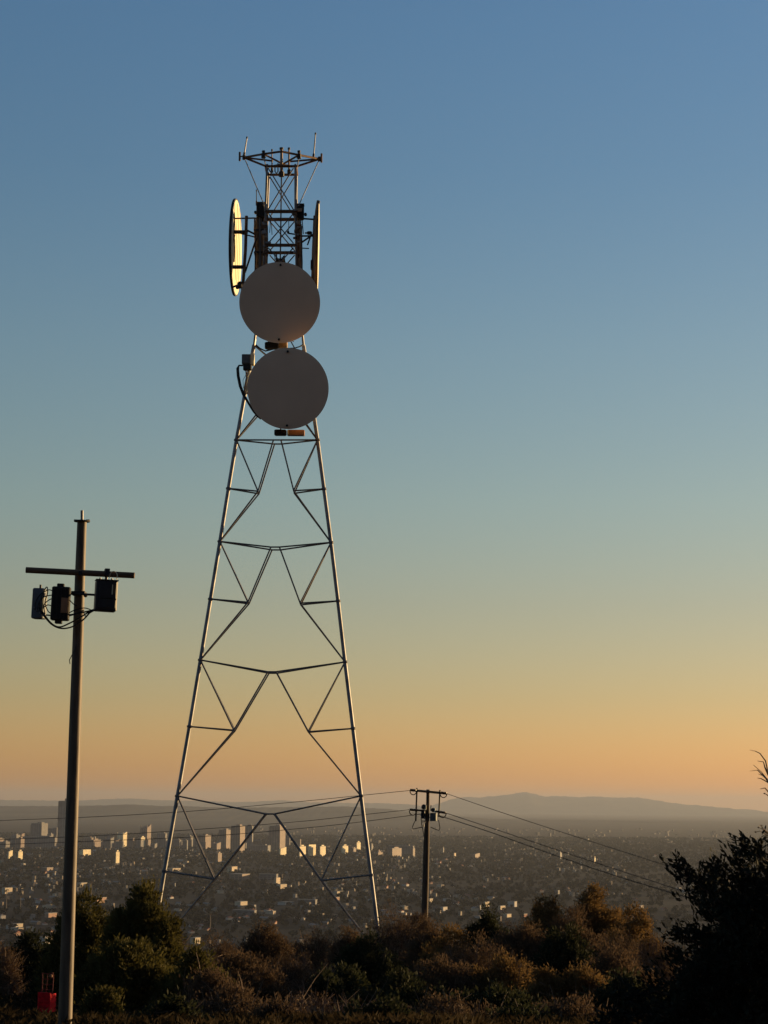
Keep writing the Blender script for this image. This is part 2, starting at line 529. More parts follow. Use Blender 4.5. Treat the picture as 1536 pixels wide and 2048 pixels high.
# head frame at the top
tipL, tipR = TQ(488, 315), TQ(639, 318)
back = [TQ(488, 315), TQ(527, 308, -1.0), TQ(563, 303, -1.5), TQ(598, 310, -1.0), TQ(639, 318)]
front = [TQ(488, 315), TQ(533, 333), TQ(593, 333), TQ(639, 318)]
for ch in (back, front):
    for a, c in zip(ch, ch[1:]):
        b = MB(); b.tube([a, c], 0.042, 6); b.build('head_frame_arm', M['rust'], tower)
for a, c in ((tipL, TQ(546, 322, 0)), (tipR, TQ(580, 323, 0)), (TQ(527, 308, -1.0), TQ(566, 328, 0)), (TQ(598, 310, -1.0), TQ(566, 328, 0)), (TQ(536, 334, UD), TQ(566, 328, 0)), (TQ(592, 334, UD), TQ(560, 328, 0))):
    b = MB(); b.tube([a, c], 0.036, 6); b.build('head_frame_spoke', M['rust'], tower)
for p in (tipL, tipR):
    b = MB(); b.rbox(p, (0.12, 0.16, 0.17), 0.02); b.build('end_bracket', M['rust'], tower)
for a, c in ((TQ(491, 321), TQ(528, 409, -UD)), (TQ(637, 323), TQ(597, 412, -UD)), (TQ(527, 311, -1.0), TQ(536, 352, UD)), (TQ(598, 312, -1.0), TQ(592, 352, UD))):
    b = MB(); b.tube([a, c], 0.02, 6); b.build('stay_rod', M['galv'], tower, True)

# antennas on the head frame
def antenna(name, label, a, b_, r, m, cap=True, group=None):
    t = thing(name, label, 'antenna', a, group)
    o = MB(); o.tube([a, b_], [r, r * 0.8], 8); o.build('rod', M[m], t, True)
    d = (Vector(b_) - Vector(a)).normalized()
    o = MB(); o.tube([Vector(a) - d * 0.06, Vector(a) + d * 0.12], r * 1.7, 8); o.build('clamp', M['dark'], t, True)
    if cap:
        o = MB(); o.tube([Vector(b_) - d * 0.04, Vector(b_) + d * 0.03], r * 1.25, 8); o.build('cap', M['dark'], t, True)
    return t


antenna('whip_antenna', 'thin whip antenna leaning at the left tip of the tower top frame', TQ(488, 311), TQ(494, 275), 0.026, 'galv_dull')
antenna('whip_antenna', 'thin whip antenna standing near the right tip of the tower top frame, tallest point', TQ(627, 314, 0.1), TQ(631, 267, 0.1), 0.026, 'galv_dull')
antenna('whip_antenna', 'short thin whip above the dark box left of the upper mast', TQ(513, 408, -0.3), TQ(513, 381, -0.3), 0.018, 'dark')
for lab, px, y0, y1, dy, r in (
        ('short rod antenna on the rear ring of the top frame, left of centre', 527, 313, 303, -1.0, 0.05),
        ('short rod antenna on the rear ring of the top frame, right of centre', 598, 314, 303, -1.0, 0.05),
        ('slim dipole rod left of the thick central antenna on the tower top', 544, 342, 300, -0.1, 0.028),
        ('slim dipole rod right of the thick central antenna on the tower top', 578, 346, 297, -0.1, 0.04),
        ('thick pale central antenna tube pointing up through the tower top', 563, 350, 297, -0.3, 0.062)):
    antenna('rod_antenna', lab, TQ(px, y0, dy), TQ(px, y1, dy), r, 'cable' if 'thick' in lab else 'rust')
b = MB(); b.tube([TQ(550, 334, -0.2), TQ(550, 343, -0.2), TQ(553, 347, -0.2), TQ(556, 343, -0.2), TQ(556, 326, -0.2)], 0.025, 6)
tag(b.build('cable_loop', M['black'], None, True, TQ(550, 334, -0.2)), 'short black cable looped under the centre of the tower top frame', 'cable')
for lab, px, py in (('flat vertical panel antenna off the left end of the tower top frame', 479.5, 313), ('flat vertical panel antenna off the right end of the tower top frame', 643, 316)):
    c = TQ(px, py)
    t = thing('panel_antenna', lab, 'antenna', c)
    o = MB(); o.rbox(c, (0.075, 0.13, 0.36), 0.02); o.build('panel', M['rust'], t)
    o = MB(); o.tube([c, c + Vector((0.14 if px < 500 else -0.07, 0, 0))], 0.025, 6); o.build('bracket', M['dark'], t)

# radio boxes beside the mast
def radio_box(label, x0, x1, y0, y1, dy, lamp_px):
    c = TQ((x0 + x1) / 2, (y0 + y1) / 2, dy)
    w, h = (x1 - x0) * PXM, (y1 - y0) * PXM
    t = thing('radio_unit', label, 'radio unit', c)
    o = MB(); o.rbox(c, (w, w * 1.1, h), 0.03); o.build('housing', M['dark'], t)
    o = MB()
    for k in range(4):
        o.box(c + Vector((-w * 0.32 + k * w * 0.21, -w * 0.58, 0)), (0.02, 0.05, h * 0.85))
    o.build('cooling_fins', M['black'], t)
    o = MB(); o.box(c + Vector((0, 0, h / 2 + 0.012)), (w * 1.08, w * 1.2, 0.024)); o.build('lid', M['rust'], t)
    l = TQ(*lamp_px, dy)
    o = MB(); o.tube([l + Vector((0, -0.07, 0)), l + Vector((0, 0.07, 0))], 0.055, 10); o.tube([l, TQ((x0 + x1) / 2, lamp_px[1], dy)], 0.025, 6)
    o.build('obstruction_lamp', M['dark'], t, True)
    o = MB()
    for k in range(3):
        p0 = c + Vector((-w * 0.25 + k * w * 0.25, 0, -h / 2))
        o.tube([p0, p0 + Vector((0.02 * k - 0.02, 0, -0.12 - 0.04 * k)), p0 + Vector((0.05, 0.05, -0.35 - 0.1 * k))], 0.018, 5)
    o.build('cable_tails', M['black'], t, True)
    return t


radio_box('dark boxy radio unit left of the upper mast under a short whip', 513, 529, 407, 436, -0.3, (511, 425))
radio_box('dark boxy radio unit right of the upper mast with a round side lamp', 594, 608, 410, 440, -0.3, (611, 429))


def cable_run(label, x0, x1, y0, y1, n, seed, mats):
    rnd = random.Random(seed)
    t = thing('cable_bundle', label, 'cables', TQ((x0 + x1) / 2, y1, -0.2))
    for k in range(n):
        x = x0 + (x1 - x0) * (k + 0.5) / n
        dy = rnd.uniform(-0.45, 0.25)
        ph, am = rnd.uniform(0, 6), rnd.uniform(0.3, 1.2)
        yy0 = y0 + rnd.uniform(0, 18)
        pts = []
        for s in range(13):
            u = s / 12
            pts.append(TQ(x + am * math.sin(ph + u * 5) + (1 - u) * rnd.uniform(-0.5, 0.5), yy0 + (y1 - yy0) * u, dy))
        o = MB(); o.tube(pts, rnd.uniform(0.016, 0.036), 5)
        o.build('cable', M[rnd.choice(mats)], t, True)
    for yb in (y0 + (y1 - y0) * 0.3, y0 + (y1 - y0) * 0.62, y0 + (y1 - y0) * 0.9):
        o = MB(); o.box(TQ((x0 + x1) / 2, yb, -0.1), ((x1 - x0) * PXM * 1.05, 0.5, 0.05)); o.build('cable_tray', M['dark'], t)


cable_run('dense bundle of brown and black cables running down left of the upper mast', 509, 535, 422, 560, 30, 5, ['cable', 'rust', 'cable', 'cable', 'galv_dull'])  # browns in place of black put warm sunlight into the cable colours
cable_run('narrow bundle of dark cables running down right of the upper mast', 594, 604, 438, 560, 9, 9, ['cable', 'rust', 'galv_dull', 'cable'])
cable_run('short cables hanging down the middle of the upper mast above the grey dishes', 552, 570, 505, 560, 5, 12, ['cable', 'dark'])

# the two dishes that face the camera
def front_dish(label, cx, cy, diam_px, Y, bolts):
    c = P(cx, cy, Y)
    r = 1.03 * diam_px / 2 * Y / F
    toward = Vector((-c.x, -c.y, -c.z * 0.8)).normalized()
    t = thing('microwave_dish', label, 'dish', c, 'round dishes on the lattice tower')
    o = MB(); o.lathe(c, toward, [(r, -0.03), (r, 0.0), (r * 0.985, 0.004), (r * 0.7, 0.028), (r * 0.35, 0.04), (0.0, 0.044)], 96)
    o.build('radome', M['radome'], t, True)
    o = MB(); o.lathe(c, toward, [(r * 0.95, -0.36), (r * 0.965, -0.36), (r * 0.98, -0.33), (r * 0.985, -0.032)], 96)
    o.build('rim', M['radome'], t, True)
    o = MB(); o.lathe(c, toward, [(0.25, -0.75), (r * 0.6, -0.6), (r * 0.97, -0.362)], 64)
    o.build('reflector_back', M['galv_dull'], t, True)
    o = MB(); o.tube([c - toward * 0.8 + Vector((0, 0, 0.6)), c - toward * 0.8 - Vector((0, 0, 0.6))], 0.06, 8)
    o.tube([c - toward * 0.5, Vector((c.x, TY - 0.4, c.z))], 0.08, 8)
    o.build('mount', M['dark'], t, True)
    for bx, by in bolts:
        p = P(bx, by, Y)
        p = p * (c.dot(toward) / p.dot(toward))
        o = MB(); o.lathe(p, toward, [(0.045, -0.04), (0.045, 0.085), (0.02, 0.10)], 10); o.build('bolt', M['black'], t)


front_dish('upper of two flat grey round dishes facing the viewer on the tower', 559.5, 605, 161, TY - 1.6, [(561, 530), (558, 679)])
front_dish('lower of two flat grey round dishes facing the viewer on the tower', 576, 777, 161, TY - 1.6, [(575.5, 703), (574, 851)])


def slab_unit(label, x0, x1, y0, y1, m, name='radio_unit', cat='radio unit', dy=-0.9, fins=4):
    c = TQ((x0 + x1) / 2, (y0 + y1) / 2, dy)
    w, h = (x1 - x0) * PXM, (y1 - y0) * PXM
    t = thing(name, label, cat, c)
    o = MB(); o.rbox(c, (w, 0.3, h), 0.03); o.build('housing', M[m], t)
    o = MB()
    for k in range(fins):
        o.box(c + Vector((-w / 2 + w * (k + 0.5) / fins, -0.165, 0)), (w / fins * 0.3, 0.04, h * 0.8))
    o.build('cooling_fins', M['black'] if m != 'cable' else M['cable'], t)
    o = MB(); o.tube([c + Vector((0, 0.1, 0)), c + Vector((0, 0.1, h * 0.5 + 0.15))], 0.03, 6); o.build('mount', M['dark'], t)
    return t


slab_unit('black finned unit tucked between the two grey dishes, left part', 530, 556, 685, 698, 'dark')
slab_unit('pale finned unit tucked between the two grey dishes, right part', 557, 575, 684, 697, 'cable', fins=6)
slab_unit('black clamp unit under the bottom edge of the lower grey dish', 549, 573, 860, 871, 'dark', fins=3)
c = TQ(592, 866, -0.9)
t = thing('brown_panel', 'brown rectangular plate sticking out under the lower grey dish', 'panel', c)
o = MB(); o.rbox(c, (34 * PXM, 0.25, 11 * PXM), 0.015); o.build('plate', M['brownplate'], t)
o = MB(); o.box(c + Vector((-15 * PXM, -0.132, 0)), (0.05, 0.02, 0.16)); o.build('hinge', M['cream'], t)
# sagging feeder cable between the dishes
o = MB(); o.tube([TQ(512, 690, -0.3), TQ(520, 697, -0.4), TQ(531, 702, -0.5), TQ(543, 699, -0.5), TQ(560, 695, -0.5)], 0.03, 6)
tag(o.build('feeder_cable', M['black'], None, True, TQ(512, 690, -0.3)), 'black cable sagging across the gap between the two grey dishes, left side', 'cable')
o = MB(); o.tube([TQ(606, 689, -0.3), TQ(600, 693, -0.4), TQ(590, 696, -0.5), TQ(578, 697, -0.5)], 0.025, 6)
tag(o.build('feeder_cable', M['black'], None, True, TQ(606, 689, -0.3)), 'black cable crossing the gap between the two grey dishes, right side', 'cable')

# dish seen from its sunlit back, left of the mast
c = P(473, 495, TY + 1.0)
nrm = Vector((math.cos(R(1.9)), -math.sin(R(1.9)), -0.012)).normalized()
r = 98.5 * PXM
t = thing('microwave_dish', 'round dish seen nearly edge-on left of the mast, its cream back sunlit', 'dish', c, 'round dishes on the lattice tower')
o = MB(); o.lathe(c, nrm, [(r * 0.98, 0.0), (r * 0.96, 0.012), (r * 0.6, 0.04), (0.2, 0.055), (0.0, 0.055)], 96); o.build('reflector_back', M['cream'], t, True)
o = MB(); o.lathe(c, nrm, [(r * 0.95, -0.10), (r * 0.99, -0.10), (r, -0.08), (r, -0.004), (r * 0.975, 0.006)], 96); o.build('rim', M['dark'], t, True)
o = MB(); o.lathe(c, -nrm, [(r * 0.95, 0.10), (r * 0.6, 0.18), (0.0, 0.22)], 64); o.build('radome', M['radome'], t, True)
side = Vector((0, 1, 0)) - nrm * nrm.y
side.normalize()
upv = nrm.cross(side).normalized()
if upv.z < 0:
    upv = -upv
for k in (-0.42, -0.1, 0.22):
    o = MB(); o.tube([c + side * r * k + upv * r * u + nrm * 0.075 for u in (-0.8, -0.4, 0, 0.4, 0.8)], 0.010, 5)
    o.build('rib', M['brownplate'], t)
pm_t, pm_b = P(493, 432, TY - 0.3), P(485, 582, TY - 0.3)
o = MB(); o.tube([pm_t, P(491, 500, TY - 0.3), pm_b], 0.062, 10); o.build('mount_pipe', M['rust'], t, True)
for (xa, ya, xb, yb, rr) in ((467, 437, 516, 436, 0.03), (467, 464, 495, 464, 0.075), (466, 534, 490, 534, 0.075), (495, 461, 513, 470, 0.04), (482, 467, 513, 475, 0.028), (513, 476, 490, 545, 0.036), (489, 575, 514, 535, 0.03), (466, 574, 486, 566, 0.04)):
    o = MB(); o.tube([P(xa, ya, TY - 0.35), P(xb, yb, TY - 0.2)], rr, 8); o.build('mount_arm', M['dark'], t, True)
o = MB(); o.rbox(P(480, 570, TY - 0.4), (0.2, 0.2, 0.26), 0.05); o.rbox(P(475, 575, TY - 0.4), (0.14, 0.14, 0.12), 0.03); o.build('clamp', M['black'], t)
o = MB()
rnd = random.Random(4)
for k in range(3):
    o.tube([P(468 + k * 0.7 + rnd.uniform(-1, 1), 425 + s * 11, TY - 0.35) for s in range(10)], 0.016, 5)
o.build('cable', M['rust'], t, True)

# dish seen edge-on from its front side, right of the mast
c = P(635.5, 494, TY + 0.1)
nrm = Vector((1.0, 0.036, -0.005)).normalized()
r = 93 * PXM
t = thing('microwave_dish', 'round dish seen exactly edge-on right of the mast, thin sunlit sliver', 'dish', c, 'round dishes on the lattice tower')
o = MB(); o.lathe(c, nrm, [(r * 0.97, 0.0), (r * 0.9, 0.035), (r * 0.6, 0.048), (0.0, 0.06)], 96); o.build('radome', M['cream'], t, True)
o = MB(); o.lathe(c, -nrm, [(r, -0.015), (r, 0.06), (r * 0.96, 0.08), (r * 0.75, 0.13), (0.3, 0.2), (0.0, 0.2)], 96); o.build('reflector_back', M['rust'], t, True)
o = MB(); o.tube([P(631, 432, TY - 0.1), P(628, 500, TY - 0.1), P(626, 575, TY - 0.1)], 0.085, 10); o.build('mount_pipe', M['rust'], t, True)
for (xa, ya, xb, yb, rr) in ((603, 437, 630, 439, 0.035), (600, 472, 634, 472, 0.035), (600, 487, 628, 468, 0.035), (600, 496, 618, 497, 0.022), (615, 490, 622, 470, 0.028), (631, 432, 636, 404, 0.03), (636, 420, 639, 402, 0.025), (633, 430, 635, 404, 0.018), (610, 466, 624, 466, 0.03)):
    o = MB(); o.tube([P(xa, ya, TY - 0.15), P(xb, yb, TY - 0.1)], rr, 8); o.build('mount_arm', M['dark'], t, True)
o = MB(); o.rbox(P(628, 530, TY - 0.15), (0.26, 0.24, 0.38), 0.03); o.build('junction_box', M['dark'], t)
o = MB(); o.rbox(P(619, 466, TY - 0.15), (0.2, 0.16, 0.12), 0.03); o.build('clamp', M['black'], t)
o = MB()
for k in range(2):
    o.tube([P(633 + k * 1.2 + math.sin(s * 1.3 + k) * 0.6, 430 + s * 12, TY - 0.2) for s in range(13)], 0.016, 5)
o.build('cable', M['black'], t, True)

# junction box strapped to the left leg
c = TQ(492.5, 719, -0.25)
t = thing('junction_box', 'grey junction box strapped to the left tower leg beside the lower dish', 'junction box', c)
o = MB(); o.rbox(c, (17 * PXM, 0.26, 19 * PXM), 0.015); o.build('housing', M['greybox'], t)
o = MB(); o.box(c + Vector((0, -0.14, 0)), (13.5 * PXM, 0.02, 15 * PXM)); o.build('door', M['greybox'], t)
o = MB(); o.rbox(TQ(495, 735, -0.25), (17 * PXM, 0.24, 12 * PXM), 0.03); o.build('connector_block', M['black'], t)
o = MB(); o.rbox(TQ(505, 719, -0.2), (8 * PXM, 0.3, 24 * PXM), 0.02); o.build('side_plate', M['cream'], t)
for yb in (712, 726):
    o = MB(); o.box(TQ(502, yb, -0.1), (0.26, 0.4, 0.04)); o.build('strap', M['dark'], t)
t = thing('cable_bundle', 'thick black cables looping from the junction box down the left tower leg', 'cables', TQ(484, 731, -0.3))
for k, off in enumerate((0, 1.6, 3.4)):
    o = MB()
    pts = [(486, 731), (478, 731), (474 + off, 737 + off), (475 + off, 752), (479 + off, 772), (486 + off, 790), (496 + off * 0.7, 806), (506 + off * 0.3, 822), (514, 832), (522, 838)]
    o.tube([TQ(x, y, -0.3 - 0.03 * k) for x, y in pts], 0.034 - 0.006 * k, 6); o.build('cable', M['black'], t, True)
o = MB(); o.tube([TQ(492, 741, -0.25), TQ(493, 755, -0.2), TQ(489, 775, -0.2), TQ(490, 792, -0.15)], 0.03, 6); o.build('cable', M['cable'], t, True)
o = MB(); o.tube([TQ(499, 741, -0.25), TQ(494, 760, -0.2), TQ(495, 775, -0.2), TQ(490, 795, -0.15)], 0.022, 6); o.build('cable', M['cream'], t, True)
o = MB(); o.tube([TQ(497, 741, -0.25), TQ(486, 760, -0.3), TQ(487, 775, -0.3), TQ(492, 790, -0.2)], 0.01, 5); o.build('cable', M['wire'], t, True)

# ---------------------------------------------------------------- left utility pole
LY = 39.0
LM = LY / F


def LP(px, py, dy=0.0):
    return P(px, py, LY + dy)


bp_ = LP(130, 2062)
pole = thing('utility_pole', 'weathered wooden pole at left with one crossarm and three equipment boxes', 'utility pole', bp_)
o = MB()
axis = [(164, 1043, 19), (160, 1150, 20.5), (156, 1280, 22), (150, 1450, 23.5), (145, 1600, 24.5), (138, 1800, 26), (131.5, 2000, 27.5), (129, 2075, 28)]
o.tube([LP(x, y) for x, y, w in axis], [w / 2 * LM for x, y, w in axis], 24)
o.build('shaft', M['wood'], pole, True)
o = MB(); o.lathe(LP(164, 1043), (0.01, 0, 1), [(0.155, -0.008), (0.16, 0.004), (0.155, 0.018), (0.07, 0.03)], 24)
for s in (-1, 1):
    o.box(LP(164 + s * 12, 1041), (0.07, 0.09, 0.03))
o.build('cap_plate', M['dark'], pole)
o = MB(); o.tube([LP(164, 1043), LP(164, 1021)], 0.029, 12); o.build('top_pipe', M['galv_dull'], pole, True)
o = MB(); ca, cb = LP(52, 1140, -0.22), LP(269, 1151, -0.22)
o.tube([ca, ca.lerp(cb, 0.3), ca.lerp(cb, 0.7), cb], 0.059, 16); o.build('crossarm', M['wood_dark'], pole, True)
o = MB(); o.tube([LP(161, 1146, -0.30), LP(161, 1146, 0.2)], 0.02, 8); o.box(LP(161, 1146, -0.29), (0.07, 0.02, 0.07)); o.build('through_bolt', M['dark'], pole)


o = MB(); o.tube([LP(120, 1187, -0.12), LP(158, 1188, -0.16), LP(195, 1190, -0.12)], 0.022, 8)
o.box(LP(158, 1187, -0.02), (0.26, 0.28, 0.07)); o.rbox(LP(171, 1191, -0.15), (0.07, 0.08, 0.07), 0.02)
o.build('equipment_bracket', M['dark'], pole)


def enclosure(label, x0, x1, y0, y1, dep, m, dy, rz, extras):
    c = LP((x0 + x1) / 2, (y0 + y1) / 2, dy)
    w, h = (x1 - x0) * LM, (y1 - y0) * LM
    rot = Matrix.Rotation(R(rz), 3, 'Z') @ Matrix.Rotation(R(1.8), 3, 'Y')
    t = thing('equipment_box', label, 'equipment box', c)
    o = MB(); o.rbox(c, (w, dep, h), 0.018, rot); o.build('housing', M[m], t)
    extras(t, c, w, h, dep, rot)
    return t


def ex_grey(t, c, w, h, d, rot):
    o = MB(); o.tube([c + rot @ Vector((0, 0, h / 2)), c + rot @ Vector((0, 0, h / 2 + 0.075))], 0.022, 8); o.build('top_stub', M['dark'], t)
    o = MB(); o.box(c + rot @ Vector((0, -d / 2 - 0.006, h * 0.22)), (w * 0.86, 0.012, h * 0.45), rot=rot); o.build('cover', M['greybox'], t)
    o = MB()
    for k in range(4):
        p = c + rot @ Vector((-w * 0.2 + 0.06 * k, -d / 2 - 0.02, -h * 0.15 - 0.05 * k))
        o.tube([p + Vector((0, 0.03, 0)), p - Vector((0, 0.02, 0))], 0.016, 8)
    o.build('connector', M['galv'], t)


def ex_black(t, c, w, h, d, rot):
    for s in (1, -1):
        o = MB(); o.rbox(c + rot @ Vector((-0.02, 0, s * (h / 2 + 0.03))), (w * 0.4, d * 0.5, 0.07), 0.012, rot); o.build('end_lug', M['black'], t)
    o = MB()
    for k in range(5):
        o.box(c + rot @ Vector((-w * 0.4 + w * 0.2 * k, -d / 2 - 0.012, 0)), (0.015, 0.03, h * 0.9), rot=rot)
    o.build('cooling_fins', M['black'], t)
    o = MB(); o.box(c + rot @ Vector((w * 0.22, -d / 2 - 0.03, -0.04)), (w * 0.36, 0.012, h * 0.45), rot=rot); o.build('label_plate', M['brownplate'], t)


def ex_cab(t, c, w, h, d, rot):
    o = MB(); o.rbox(c + rot @ Vector((0.02, -d / 2 - 0.008, h * 0.18)), (w * 0.78, 0.02, h * 0.56), 0.008, rot); o.build('door', M['cabinet'], t)
    o = MB(); o.rbox(c + rot @ Vector((0.02, -d / 2 - 0.008, -h * 0.27)), (w * 0.78, 0.02, h * 0.28), 0.008, rot); o.build('lower_panel', M['cabinet'], t)
    o = MB(); o.box(c + rot @ Vector((w * 0.24, -d / 2 - 0.035, h * 0.2)), (0.012, 0.03, h * 0.32), rot=rot); o.build('handle', M['cream'], t)
    o = MB(); o.box(c + rot @ Vector((0, -0.01, h / 2 + 0.008)), (w * 1.04, d * 1.05, 0.016), rot=rot); o.build('lid', M['cabinet'], t)
    o = MB()
    for k in (-0.3, 0.0, 0.25):
        p = c + rot @ Vector((k * w, 0, h / 2))
        o.tube([p, p + Vector((0, 0, 0.06))], 0.018, 8)
    o.build('gland', M['galv'], t)
    o = MB(); o.tube([c + rot @ Vector((0.0, 0.1, h / 2)), c + rot @ Vector((0.0, 0.1, h / 2 + 0.24))], 0.028, 8)
    o.box(c + rot @ Vector((0.0, 0.03, h / 2 + 0.17)), (0.09, 0.2, 0.14), rot=rot); o.build('hanger', M['dark'], t)
    o = MB(); q = c + rot @ Vector((0.05, -0.05, h / 2))
    o.tube([q + Vector((0.075 + 0.075 * math.cos(a), 0, 0.09 + 0.1 * math.sin(a))) for a in [R(x) for x in range(200, -60, -20)]], 0.008, 5); o.build('cable_loop', M['cream'], t, True)


boxA = enclosure('grey rectangular box leftmost on the left wooden pole, wrapped in black cables', 67, 91, 1177, 1238, 0.26, 'greybox', -0.15, -8, ex_grey)
boxB = enclosure('black finned box just left of the left wooden pole shaft', 103, 140, 1174, 1241, 0.22, 'black', -0.3, 6, ex_black)
boxC = enclosure('charcoal cabinet right of the left wooden pole shaft with a bright vertical handle', 190, 233, 1162, 1223, 0.30, 'cabinet', -0.25, 14, ex_cab)
cb = thing('cable_bundle', 'black cables drooping beneath the boxes on the left wooden pole', 'cables', LP(120, 1240, -0.3))
CP = [
    [(78, 1215), (88, 1232), (105, 1250), (125, 1257), (148, 1252), (168, 1238), (180, 1225), (194, 1219)],
    [(84, 1222), (100, 1244), (118, 1254), (140, 1246), (165, 1232), (182, 1221), (196, 1218)],
    [(92, 1230), (104, 1231), (120, 1232), (150, 1228), (178, 1222), (198, 1218)],
    [(70, 1220), (71, 1205), (80, 1190), (96, 1180), (106, 1182)],
    [(74, 1224), (78, 1206), (88, 1194), (104, 1190)],
    [(82, 1228), (80, 1205), (88, 1182), (94, 1174), (95, 1186), (90, 1205), (96, 1222), (104, 1228)],
    [(90, 1228), (88, 1210), (98, 1200), (108, 1196)],
    [(86, 1216), (95, 1210), (104, 1212)],
    [(138, 1226), (150, 1220), (170, 1216), (186, 1222)],
    [(138, 1232), (152, 1228), (168, 1220)],
    [(139, 1200), (148, 1209), (155, 1212)],
    [(166, 1222), (172, 1233), (180, 1226), (192, 1219)],
]
for k, cp in enumerate(CP):
    pts = [LP(x, y, -0.30 - 0.014 * k) for x, y in cp]
    fine = []
    for i in range(len(pts) - 1):                # Catmull-Rom through the points
        p0, p1, p2, p3 = pts[max(i - 1, 0)], pts[i], pts[i + 1], pts[min(i + 2, len(pts) - 1)]
        for s in range(6):
            u = s / 6
            fine.append(0.5 * ((2 * p1) + (p2 - p0) * u + (2 * p0 - 5 * p1 + 4 * p2 - p3) * u * u + (3 * p1 - p0 - 3 * p2 + p3) * u ** 3))
    fine.append(pts[-1])
    o = MB(); o.tube(fine, 0.016 if k < 3 else 0.011, 6); o.build('cable', M['black'], cb, True)
o = MB(); o.tube([LP(160, 1262, -0.13), LP(156, 1280, -0.14), LP(150, 1300, -0.14), LP(143, 1312, -0.14), LP(139, 1320, -0.14), LP(140, 1328, -0.14)], 0.009, 5)
tag(o.build('loose_wire', M['black'], None, True, LP(160, 1262, -0.13)), 'loose black wire end curling off the left wooden pole below the boxes', 'cable')

# ---------------------------------------------------------------- far utility pole with power lines
UY = 125.0
UM = UY / F


def UP(px, py, dy=0.0):
    return P(px, py, UY + dy)


up_ = thing('utility_pole', 'dark wooden power pole right of the tower with double crossarms and insulators', 'utility pole', UP(848, 1970))
ax2 = [(856, 1579, 6.5), (855.5, 1620, 7), (854, 1650, 9), (853, 1680, 11.5), (851.5, 1750, 12.5), (849, 1845, 13), (846, 1985, 13.5)]
o = MB(); o.tube([UP(x, y) for x, y, w in ax2], [w / 2 * UM for x, y, w in ax2], 16); o.build('shaft', M['wood_power'], up_, True)
for a, c, r_ in (((820, 1580), (893, 1587), 0.075), ((819, 1619.5), (849, 1621.5), 0.065), ((864, 1622), (892, 1625.5), 0.065)):
    o = MB(); o.tube([UP(*a, -0.2), UP(*c, -0.2)], r_, 8); o.build('crossarm', M['wood_dark'], up_, True)
for a, c in (((834, 1576), (831.5, 1642)), ((880, 1580), (877.5, 1634))):
    o = MB(); o.tube([UP(*a, -0.28), UP(*c, -0.28)], 0.05, 8); o.build('hanger_rod', M['dark'], up_, True)
for a, c in (((821, 1580), (833, 1581)), ((882, 1585), (894, 1587)), ((819, 1619), (832, 1620)), ((879, 1623.5), (892, 1626))):
    A, C = UP(*a, -0.35), UP(*c, -0.35)
    o = MB()
    for k in range(5):
        q = A.lerp(C, (k + 0.5) / 5)
        d = (C - A).normalized()
        o.tube([q - d * 0.03, q, q + d * 0.03], [0.06, 0.10, 0.06], 10)
    o.tube([A, C], 0.03, 6)
    o.build('insulator', M['porcelain'], up_, True)
for cx_, cy_, rr in ((826.5, 1581.5, 6.5), (887, 1586.5, 7), (826, 1621, 7.5), (885, 1626, 7.5)):
    o = MB(); o.tube([UP(cx_ - rr * math.cos(R(a)), cy_ + rr * 1.25 * math.sin(R(a)), -0.3) for a in range(0, 181, 15)], 0.032, 6); o.build('jumper_wire', M['wire'], up_, True)
for pts in ([(831, 1641), (828, 1646), (825, 1654), (826, 1658), (834, 1656.5), (845, 1654)], [(877, 1640), (880, 1656), (878, 1661), (872, 1659), (861, 1654)], [(842, 1635), (844, 1652), (846, 1662), (848, 1672)], [(833, 1629), (842, 1628), (848, 1626)]):
    o = MB(); o.tube([UP(x, y, -0.3) for x, y in pts], 0.027, 6); o.build('jumper_wire', M['wire'], up_, True)
for lab, (x0, x1, y0, y1), m_ in (
        ('teal grey equipment box on the right side of the dark power pole', (861, 873, 1627, 1642), 'teal'),
        ('black switch box clustered on the left face of the dark power pole', (843, 851, 1621, 1637), 'black')):
    c = UP((x0 + x1) / 2, (y0 + y1) / 2, -0.1)
    t = thing('equipment_box', lab, 'equipment box', c)
    w, h = (x1 - x0) * UM, (y1 - y0) * UM
    rot = Matrix.Rotation(R(-14), 3, 'Z')
    o = MB(); o.rbox(c, (w, 0.34, h), 0.02, rot); o.build('housing', M[m_], t)
    o = MB(); o.box(c + Vector((0, 0, h / 2 + 0.015)), (w * 1.06, 0.38, 0.03), rot=rot); o.build('lid', M[m_], t)
    o = MB(); o.tube([c + Vector((0, 0.05, 0)), UP(855, (y0 + y1) / 2, 0)], 0.03, 6); o.build('bracket', M['dark'], t)
for lab, x, y, rr in (('round lamp-like arrester left of the dark power pole top', 847.5, 1614, 0.15), ('round arrester right of the dark power pole, above the teal box', 866, 1620, 0.12)):
    c = UP(x, y, -0.15)
    t = thing('surge_arrester', lab, 'arrester', c)
    o = MB(); o.lathe(c, (0.1, 0, 1), [(rr * 0.5, -rr), (rr, -rr * 0.5), (rr, rr * 0.4), (rr * 0.55, rr), (rr * 0.2, rr * 1.1)], 14); o.build('body', M['black'], t, True)
    o = MB(); o.tube([c + Vector((0.1, -0.08, -0.15)), c + Vector((0.12, -0.08, 0.1))], 0.05, 8); o.build('terminal', M['cream'], t, True)
t = thing('cutout_fuse', 'pale fuse tubes stepped down the left side of the dark power pole', 'fuse', UP(848, 1640, -0.3))
for x, y in ((848.5, 1624), (849, 1636), (849.5, 1643), (846, 1643), (847.5, 1651), (842, 1630)):
    o = MB(); o.tube([UP(x, y - 2.4, -0.32), UP(x, y + 2.4, -0.32)], 0.035, 8); o.build('fuse_tube', M['galv_dull'], t, True)
o = MB(); o.tube([UP(862, 1610, -0.1), UP(861.5, 1622, -0.1)], 0.03, 6)
